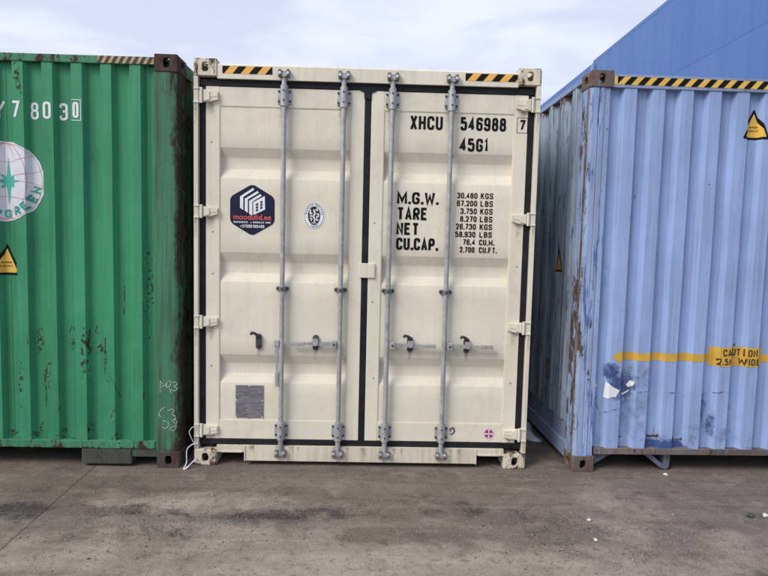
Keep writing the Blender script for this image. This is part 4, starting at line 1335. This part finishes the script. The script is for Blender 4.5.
    for P, th in (([(-2.27, .62), (-2.255, .70), (-2.225, .74), (-2.20, .745)], .010), ([(-2.27, .62), (-2.262, .50), (-2.266, .42)], .006), ([(-2.31, .26), (-2.28, .32)], .010), ([(-1.80, .66), (-1.76, .60), (-1.735, .50)], .004), ([(-1.79, .36), (-1.765, .42), (-1.742, .44)], .004), ([(-1.80, .31), (-1.75, .34)], .004),
                  ([(-1.82, .94), (-1.826, .80)], .008), ([(-1.95, .87), (-1.955, .93)], .016), ([(-1.94, .99), (-1.945, .88)], .008), ([(-2.06, .97), (-2.058, 1.0)], .014), ([(-2.38, 1.9), (-2.382, 1.96)], .004), ([(-1.84, 1.98), (-1.843, 1.92)], .004), ([(-1.555, .55), (-1.557, .50)], .006), ([(-1.70, 1.30), (-1.702, 1.18), (-1.705, 1.10)], .007),
                  ([(-2.16, .40), (-2.15, .43)], .008), ([(-2.07, 1.02), (-2.09, .96)], .006), ([(-1.89, 1.02), (-1.91, .97), (-1.88, .96)], .006), ([(-2.44, .75), (-2.442, .62)], .007), ([(-2.36, .95), (-2.363, .88)], .006), ([(-2.375, 2.70), (-2.37, 2.62), (-2.378, 2.585)], .006)):
        sc += ribbon([(lx(a), b) for a, b in P], th)
    decal(sc, 0, 'scrape_mark', M['scuff'], root, cf, .0018)
    for a, b, c, d, k in ((-2.10, -2.03, .83, .93, .75), (-2.00, -1.94, .60, 1.02, .62), (-1.96, -1.93, .78, .90, .9), (-1.90, -1.83, .80, .90, .75), (-2.29, -2.20, .55, .72, .5), (-2.34, -2.26, .80, 1.0, .5), (-1.85, -1.80, .60, .95, .5), (-2.46, -2.40, .40, .75, .5), (-2.18, -2.10, .19, .28, .5), (-1.98, -1.90, .19, .34, .5),
                          (-1.80, -1.72, .19, .26, .5), (-2.38, -2.28, .19, .26, .5), (-2.55, -2.45, .19, .28, .5), (-2.42, -2.36, 2.60, 2.82, .5), (-1.56, -1.48, .9, 1.6, .3)):
        wall_patch(cf, lx(a), lx(b), c, d, bell(k * .70), M['rust_patch'], root)
    hazard_triangle(lx(-2.510), 1.362, .19, .225, cf, root)
    return root
M['green_post'] = paint('scuffed_green_post', (0.05, 0.19, 0.100), rust=0.30, streak=0.95, chips=0.38, fade=0.14, rough=0.55, dirt=(0.052, 0.046, 0.038), rustc=(0.056, 0.044, 0.036), seed=4.1, lowz=0.08, edge=[(0, 1.219, 0.080, 0.30), (2, 2.80, 0.55, 0.10), (2, 0.10, 0.10, 0.2)], soft=0.12)  # outer-edge rust, softened so it also darkens like shade on the rounding
make_green()

# ------------------------------------------------------------------ BLUE container
def make_blue():
    W, H, D = 2.50, 2.892, 13.7
    rz = R(0.9)
    FX, FY = 1.554, -0.032
    RX, RY = FX + W / 2 * math.cos(rz), FY + W / 2 * math.sin(rz)
    root = thing('shipping_container', 'faded pale blue container with yellow caution arrow, right of the cream one', 'container', (RX, RY, 0), rz, GRP)
    shell(root, W, H, D, M['blue_side'], M['blue_rail'], M['rust_cast'], M['blue_rail'], z_side0=0.31, z_side1=2.845)
    # measured on a plane facing the camera; turn into distance along the wall
    def lx(x):
        return (x - FX) * (1 + 0.0158 * (x - FX) * 0 + 0.004) - W / 2
    for s in (-1, 1):
        o = W / 2 - .004
        P = [(s * (o - .150), .040), (s * (o - .145), .014), (s * (o - .108), .014), (s * (o - .102), .007), (s * (o - .075), .007), (s * (o - .070), .012), (s * (o - .062), .007), (s * (o - .022), .006), (s * (o - .006), .014), (s * o, .032), (s * o, .178), (s * (o - .03), .178), (s * (o - .05), .07)]
        mb = MB(); mb.prism(P, .1185, H - .1185, 'z')
        obj('corner_post', mb, M['blue_post'], root)
        # worn bare steel along the corner edge
        mb = MB(); mb.prism([(s * (o + .0015), .028), (s * (o + .0015), .060), (s * (o - .002), .060), (s * (o - .002), .028)], .12, H - .12, 'z')
        obj('edge_strip', mb, M['rust_edge'], root)
    mb = MB(); mb.box(-W / 2 + .166, W / 2 - .166, .006, .11, 2.776, 2.868, .004)
    obj('top_rail', mb, M['blue_rail'], root)
    mb = MB(); mb.box(-W / 2 + .166, W / 2 - .166, .002, .15, .134, .178, .004)
    obj('bottom_rail', mb, M['rust_rail'], root)
    rid = []
    for k in range(-1, 14):
        a = 1.806 + .2028 * k
        if lx(a) > -W / 2 + .20 and lx(a + .086) < W / 2 - .18: rid.append((lx(a), lx(a + .086)))
    cf = Corr(profile(-W / 2 + .146, W / 2 - .146, rid, .012, .056, .022), .176, 2.78, 30, .0030, 7.7)
    obj('corrugated_wall', cf.mesh(), M['blue'], root)
    # tape along the top rail
    x0, x1 = -W / 2 + .172, W / 2 - .172
    t = decal([[Vector((x0, 2.797)), Vector((x1, 2.797)), Vector((x1, 2.852)), Vector((x0, 2.852))]], .0048, 'hazard_tape', M['yellow'], root)
    decal(hazard(x0 + .02, x1, 2.7975, 2.8515, .0955, .50, .90), .0038, 'black_stripe', M['ink'], t)
    hazard_triangle(lx(2.770), 2.452, .20, .222, cf, root)
    # caution board and arrows
    xa, xb = lx(2.556), lx(2.952)
    bd = decal([[Vector((xa, .800)), Vector((xb, .800)), Vector((xb, .942)), Vector((xa, .942))]], 0, 'caution_sign', M['cautionyellow'], root, cf, .0022)
    for row, z0, h in (((('C', 2.640, 2.670), ('A', 2.676, 2.706), ('U', 2.730, 2.760), ('T', 2.764, 2.796), ('I', 2.806, 2.812), ('O', 2.826, 2.858), ('N', 2.866, 2.897)), .877, .052),
                       ((('2', 2.604, 2.632), ('.', 2.640, 2.65), ('5', 2.656, 2.682), ('M', 2.688, 2.726), ('W', 2.782, 2.824), ('I', 2.832, 2.844), ('D', 2.852, 2.884), ('E', 2.893, 2.922)), .811, .050)):
        for c, xa_, xb_ in row:
            decal(glyph_quads(c, lx(xa_), z0, xb_ - xa_, h, .0095 if xb_ - xa_ > .008 else .0055, .012), 0, 'letter', M['brown_ink'], bd, cf, .0036)
    ar = [[Vector((lx(1.866), .832)), Vector((xa, .832)), Vector((xa, .890)), Vector((lx(1.866), .890))],
          [Vector((lx(1.812), .861)), Vector((lx(1.880), .812)), Vector((lx(1.880), .910))]]
    decal(ar, 0, 'arrow_tape', M['cautionyellow'], root, cf, .0016)
    ar = [[Vector((xb, .832)), Vector((W / 2 - .30, .832)), Vector((W / 2 - .30, .890)), Vector((xb, .890))],
          [Vector((W / 2 - .24, .861)), Vector((W / 2 - .32, .910)), Vector((W / 2 - .32, .812))]]
    decal(ar, 0, 'arrow_tape', M['cautionyellow'], root, cf, .0016)
    # torn sticker remains
    for P in ([(1.790, .672), (1.835, .636), (1.886, .612), (1.855, .560), (1.838, .566), (1.800, .549), (1.782, .553)],
              [(1.700, .655), (1.714, .664), (1.732, .636), (1.718, .618), (1.705, .634)],
              [(1.975, .680), (2.0, .672), (1.993, .640), (1.965, .628), (1.948, .645)], [(1.915, .580), (1.950, .596), (1.975, .612), (1.968, .596), (1.925, .568)]):
        P2 = [Vector((lx(a), b)) for a, b in P]
        decal([P2], 0, 'torn_sticker', M['white'], root, cf, .0024)
    # patches of darker repaint, ragged by noise
    def patch(x0, x1, z0, z1, f, m_='repaint'): wall_patch(cf, lx(x0), lx(x1), z0, z1, f, M[m_], root, 'paint_patch')
    patch(2.07, 2.43, .179, .285, lambda u, v: (1.25 - 1.5 * v) * min(1, 6 * u, 6 * (1 - u)))
    patch(1.74, 2.06, .48, .80, bell(.62))
    patch(1.76, 1.90, .66, .84, lambda u, v: .8 * max(0, 1 - ((u - .45) * 2) ** 2 - ((v - .5) * 2) ** 2))
    patch(2.48, 2.58, .33, .65, lambda u, v: .50 * max(0, 1 - ((u - .5) * 2) ** 2 - ((v - .5) * 2) ** 2))
    patch(2.56, 2.63, .23, .50, lambda u, v: .52 * max(0, 1 - ((u - .5) * 2) ** 2 - ((v - .5) * 2) ** 2))
    for a, b, c, d, k in ((1.86, 2.14, .18, .78, .48), (2.3, 2.9, .178, .42, .22), (1.95, 2.10, .70, .84, .4), (1.70, 1.80, .18, .30, .45), (2.42, 2.50, .18, .30, .5), (2.62, 2.72, .18, .36, .5), (2.82, 2.95, .18, .30, .5), (1.73, 1.78, 1.35, 1.55, .5), (2.1, 2.3, .24, .30, .5), (2.70, 2.76, .30, .62, .4), (1.88, 1.93, 1.86, 1.9, .6), (1.92, 1.95, 2.0, 2.04, .7)):
        patch(a, b, c, d, bell(k * .82), 'grime_patch')
    # scrapes: thin rusty strokes
    sc = []
    for P, th in (([(2.13, .258), (2.20, .262)], .016), ([(2.13, .248), (2.135, .275)], .010), ([(2.195, .248), (2.20, .278)], .010), ([(2.178, .29), (2.18, .345)], .004), ([(2.325, .235), (2.395, .238)], .006), ([(2.325, .21), (2.327, .262)], .007), ([(2.39, .225), (2.392, .25)], .007),
                  ([(1.79, .44), (1.83, .462), (1.885, .475)], .006), ([(1.70, .60), (1.745, .47), (1.77, .42)], .005), ([(1.735, .555), (1.705, .50)], .006), ([(1.905, .255), (1.94, .252)], .010), ([(2.02, .60), (2.10, .606)], .004), ([(2.22, .598), (2.30, .600)], .005), ([(2.60, .598), (2.66, .612)], .005), ([(2.745, .95), (2.755, .985)], .012)):
        sc += ribbon([(lx(a), b) for a, b in P], th)
    decal(sc, 0, 'scrape_mark', M['scuff'], root, cf, .0018)
    # under-rail pieces: gusset by the casting and the bent tunnel bracket
    for s in (-1, 1):
        mb = MB(); mb.prism([(s * (W / 2 - .163), .1335), (s * (W / 2 - .33), .1335), (s * (W / 2 - .30), .115), (s * (W / 2 - .163), .030)], .05, .062, 'y')
        obj('gusset', mb, M['bracket'], root)
    for s in (1, -1):
        f = lambda x: (s * lx(x))
        mb = MB(); mb.prism([(f(2.10), .1335), (f(2.24), .020), (f(2.285), .004), (f(2.305), .030), (f(2.312), .1335), (f(2.262), .1335), (f(2.262), .045), (f(2.15), .1335)], .045, .26, 'y')
        obj('tunnel_bracket', mb, M['bracket'], root)
    # marks on the gap side
    class SideFlat:
        pass
    xs = -W / 2 + .0085
    def sideq(pts, nm, mat, parent, off=0.0):
        m_ = MB(); m_.quad(*[(xs - off, a, b) for a, b in pts]); return obj(nm, m_, mat, parent)
    def slope(u, z, off):
        ya, yb, xa_, xb_ = .518, .586, -W / 2 + .046, -W / 2 + .010
        return (xa_ + (xb_ - xa_) * u - off * .88, ya + (yb - ya) * u - off * .47, z)
    def slopeq(pts, nm, mat, parent, off):
        m_ = MB(); m_.quad(*[slope(u, z, off) for u, z in pts]); return obj(nm, m_, mat, parent)
    t = slopeq([(.04, 1.45), (.97, 1.45), (.62, 1.66)], 'warning_sticker', M['ink'], root, .0015)
    slopeq([(.14, 1.465), (.86, 1.465), (.60, 1.60)], 'sticker_field', M['rustsign'], t, .0028)
    mb = MB()
    for (a, b, c, d) in ((.60, .672, .555, .572), (.60, .672, .70, .717), (.60, .614, .572, .70), (.658, .672, .572, .70)):
        mb.box(xs - .006, xs + .004, a, b, c, d, .002)
    obj('lashing_frame', mb, M['rust_rail'], root)
    return root
make_blue()

# ------------------------------------------------------------------ loose things
def make_wire():
    def spl(P, n=8):
        P = [Vector(p) for p in P]; out = []
        for i in range(len(P) - 1):
            p0, p1, p2, p3 = P[max(i - 1, 0)], P[i], P[i + 1], P[min(i + 2, len(P) - 1)]
            for k in range(n):
                t = k / n
                out.append(0.5 * ((2 * p1) + (-p0 + p2) * t + (2 * p0 - 5 * p1 + 4 * p2 - p3) * t * t + (-p0 + 3 * p1 - 3 * p2 + p3) * t ** 3))
        out.append(P[-1]); return out
    mb = MB()
    mb.tube(spl([(-1.200, -.001, .286), (-1.224, -.012, .283), (-1.243, -.02, .255), (-1.236, -.02, .225), (-1.222, -.012, .185), (-1.208, -.003, .150)]), .0028, 8)
    mb.tube(spl([(-1.190, -.002, .160), (-1.225, -.012, .156), (-1.258, -.02, .125), (-1.262, -.025, .075), (-1.258, -.04, .030), (-1.262, -.09, .005), (-1.245, -.085, .006), (-1.215, -.05, .035), (-1.195, -.01, .045)]), .0042, 8)
    mb.tube(spl([(-1.258, -.088, .006), (-1.235, -.06, .016), (-1.212, -.035, .040), (-1.200, -.006, .052)]), .0036, 8)
    o = obj('wire', mb.mesh('wire', smooth=True), M['wire'])
    tag(o, 'loop of white wire hanging from the cream container\'s bottom left corner', 'wire')
make_wire()

def make_sheet():
    mb = MB(); nx, ny = 12, 12
    for j in range(ny):
        for i in range(nx):
            u, v = i / (nx - 1), j / (ny - 1)
            x = 1.275 + .265 * u - .03 * math.sin(v * 5); y = .64 + .55 * v + .05 * math.sin(u * 6)
            e = min(u, v, 1 - u, 1 - v)
            z = .006 + .05 * min(1, e * 5) * (0.5 + 0.5 * mnoise.noise((u * 4, v * 4, 1))) + .012 * mnoise.noise((u * 11, v * 11, 2)) * min(1, e * 6)
            mb.v.append((x, y, max(.004, z)))
    for j in range(ny - 1):
        for i in range(nx - 1):
            k = j * nx + i; mb.f.append((k, k + 1, k + nx + 1, k + nx))
    me = mb.mesh('plastic_sheet', smooth=True)
    o = obj('plastic_sheet', me, M['sheet'])
    md = o.modifiers.new('thick', 'SOLIDIFY'); md.thickness = .002
    tag(o, 'crumpled whitish plastic sheet on the ground in the gap beside the blue container', 'plastic')
make_sheet()

def rock(r, seed, flat=.6):
    bm = bmesh.new()
    bmesh.ops.create_icosphere(bm, subdivisions=2, radius=1)
    for v in bm.verts:
        d = 1 + .45 * mnoise.noise(v.co * 1.4 + Vector((seed, seed * 2, 0)))
        v.co = Vector((v.co.x * d * r, v.co.y * d * r * .8, v.co.z * d * r * flat))
    zmin = min(v.co.z for v in bm.verts)
    for v in bm.verts: v.co.z -= zmin + r * .06
    me = bpy.data.meshes.new('stone'); bm.to_mesh(me); bm.free()
    return me
for i, (x, y, r, m_, lab) in enumerate((
        (1.397, -.79, .013, 'stone_white', 'small white stone, the farther of the two on the ground before the gap'),
        (1.344, -1.026, .013, 'stone_white', 'small white stone, the nearer of the two on the ground before the gap'),
        (2.235, -.075, .017, 'stone_white', 'white chip lying under the blue container\'s bent bracket'),
        (2.44, -.712, .022, 'stone_dark', 'dark stone at the right edge, left one of the dark pair'),
        (2.54, -.706, .020, 'stone_white', 'pale stone beside a dark stone at the right edge'))):
    o = obj('stone', rock(r, i * 3.3 + 1), M[m_])
    o.location = (x, y, 0); o.rotation_euler = (0, 0, i * 1.1)
    tag(o, lab, 'stone', 'loose stones on the yard')

def make_grit():
    """uncountable grit on the yard"""
    mb = MB(); rnd = random.Random(5)
    base = [(1, 0, 0), (-.5, .85, 0), (-.5, -.85, 0), (.2, .1, .8)]
    for k in range(9000):
        if k % 3 == 0: x, y = rnd.gauss(1.35, .45), rnd.gauss(-1.0, .22)
        elif k % 3 == 1: x, y = rnd.gauss(-1.1, .5), rnd.gauss(-.85, .2)
        else: x, y = rnd.uniform(-4, 4), rnd.uniform(-2.2, -.05)
        if y > -.1: continue
        s = abs(rnd.gauss(0, .0024)) * (2.2 if rnd.random() < .05 else 1) + .0014
        a = rnd.uniform(0, 6.28)
        i = len(mb.v)
        for (p, q, r_) in base:
            p *= rnd.uniform(.7, 1.2); q *= rnd.uniform(.7, 1.2)
            mb.v.append((x + s * (p * math.cos(a) - q * math.sin(a)), y + s * (p * math.sin(a) + q * math.cos(a)), s * r_ - .0002))
        mb.f += [(i, i + 1, i + 3), (i + 1, i + 2, i + 3), (i + 2, i, i + 3)]
    o = obj('grit', mb, M['grit'])
    tag(o, 'fine dark and pale grit scattered over the concrete yard', 'grit', kind='stuff')
def mat_grit():
    m, n, p = newmat('yard_grit')
    g = G(n)
    a = g.noise(40, 2, 0.5)
    c = g.mix(g.ramp(a, 0.42, 0.58), (0.05, 0.045, 0.042), (0.26, 0.235, 0.215))
    n.links.new(c, p.inputs['Base Color'])
    p.inputs['Roughness'].default_value = 0.9
    return m
M['grit'] = mat_grit()
make_grit()
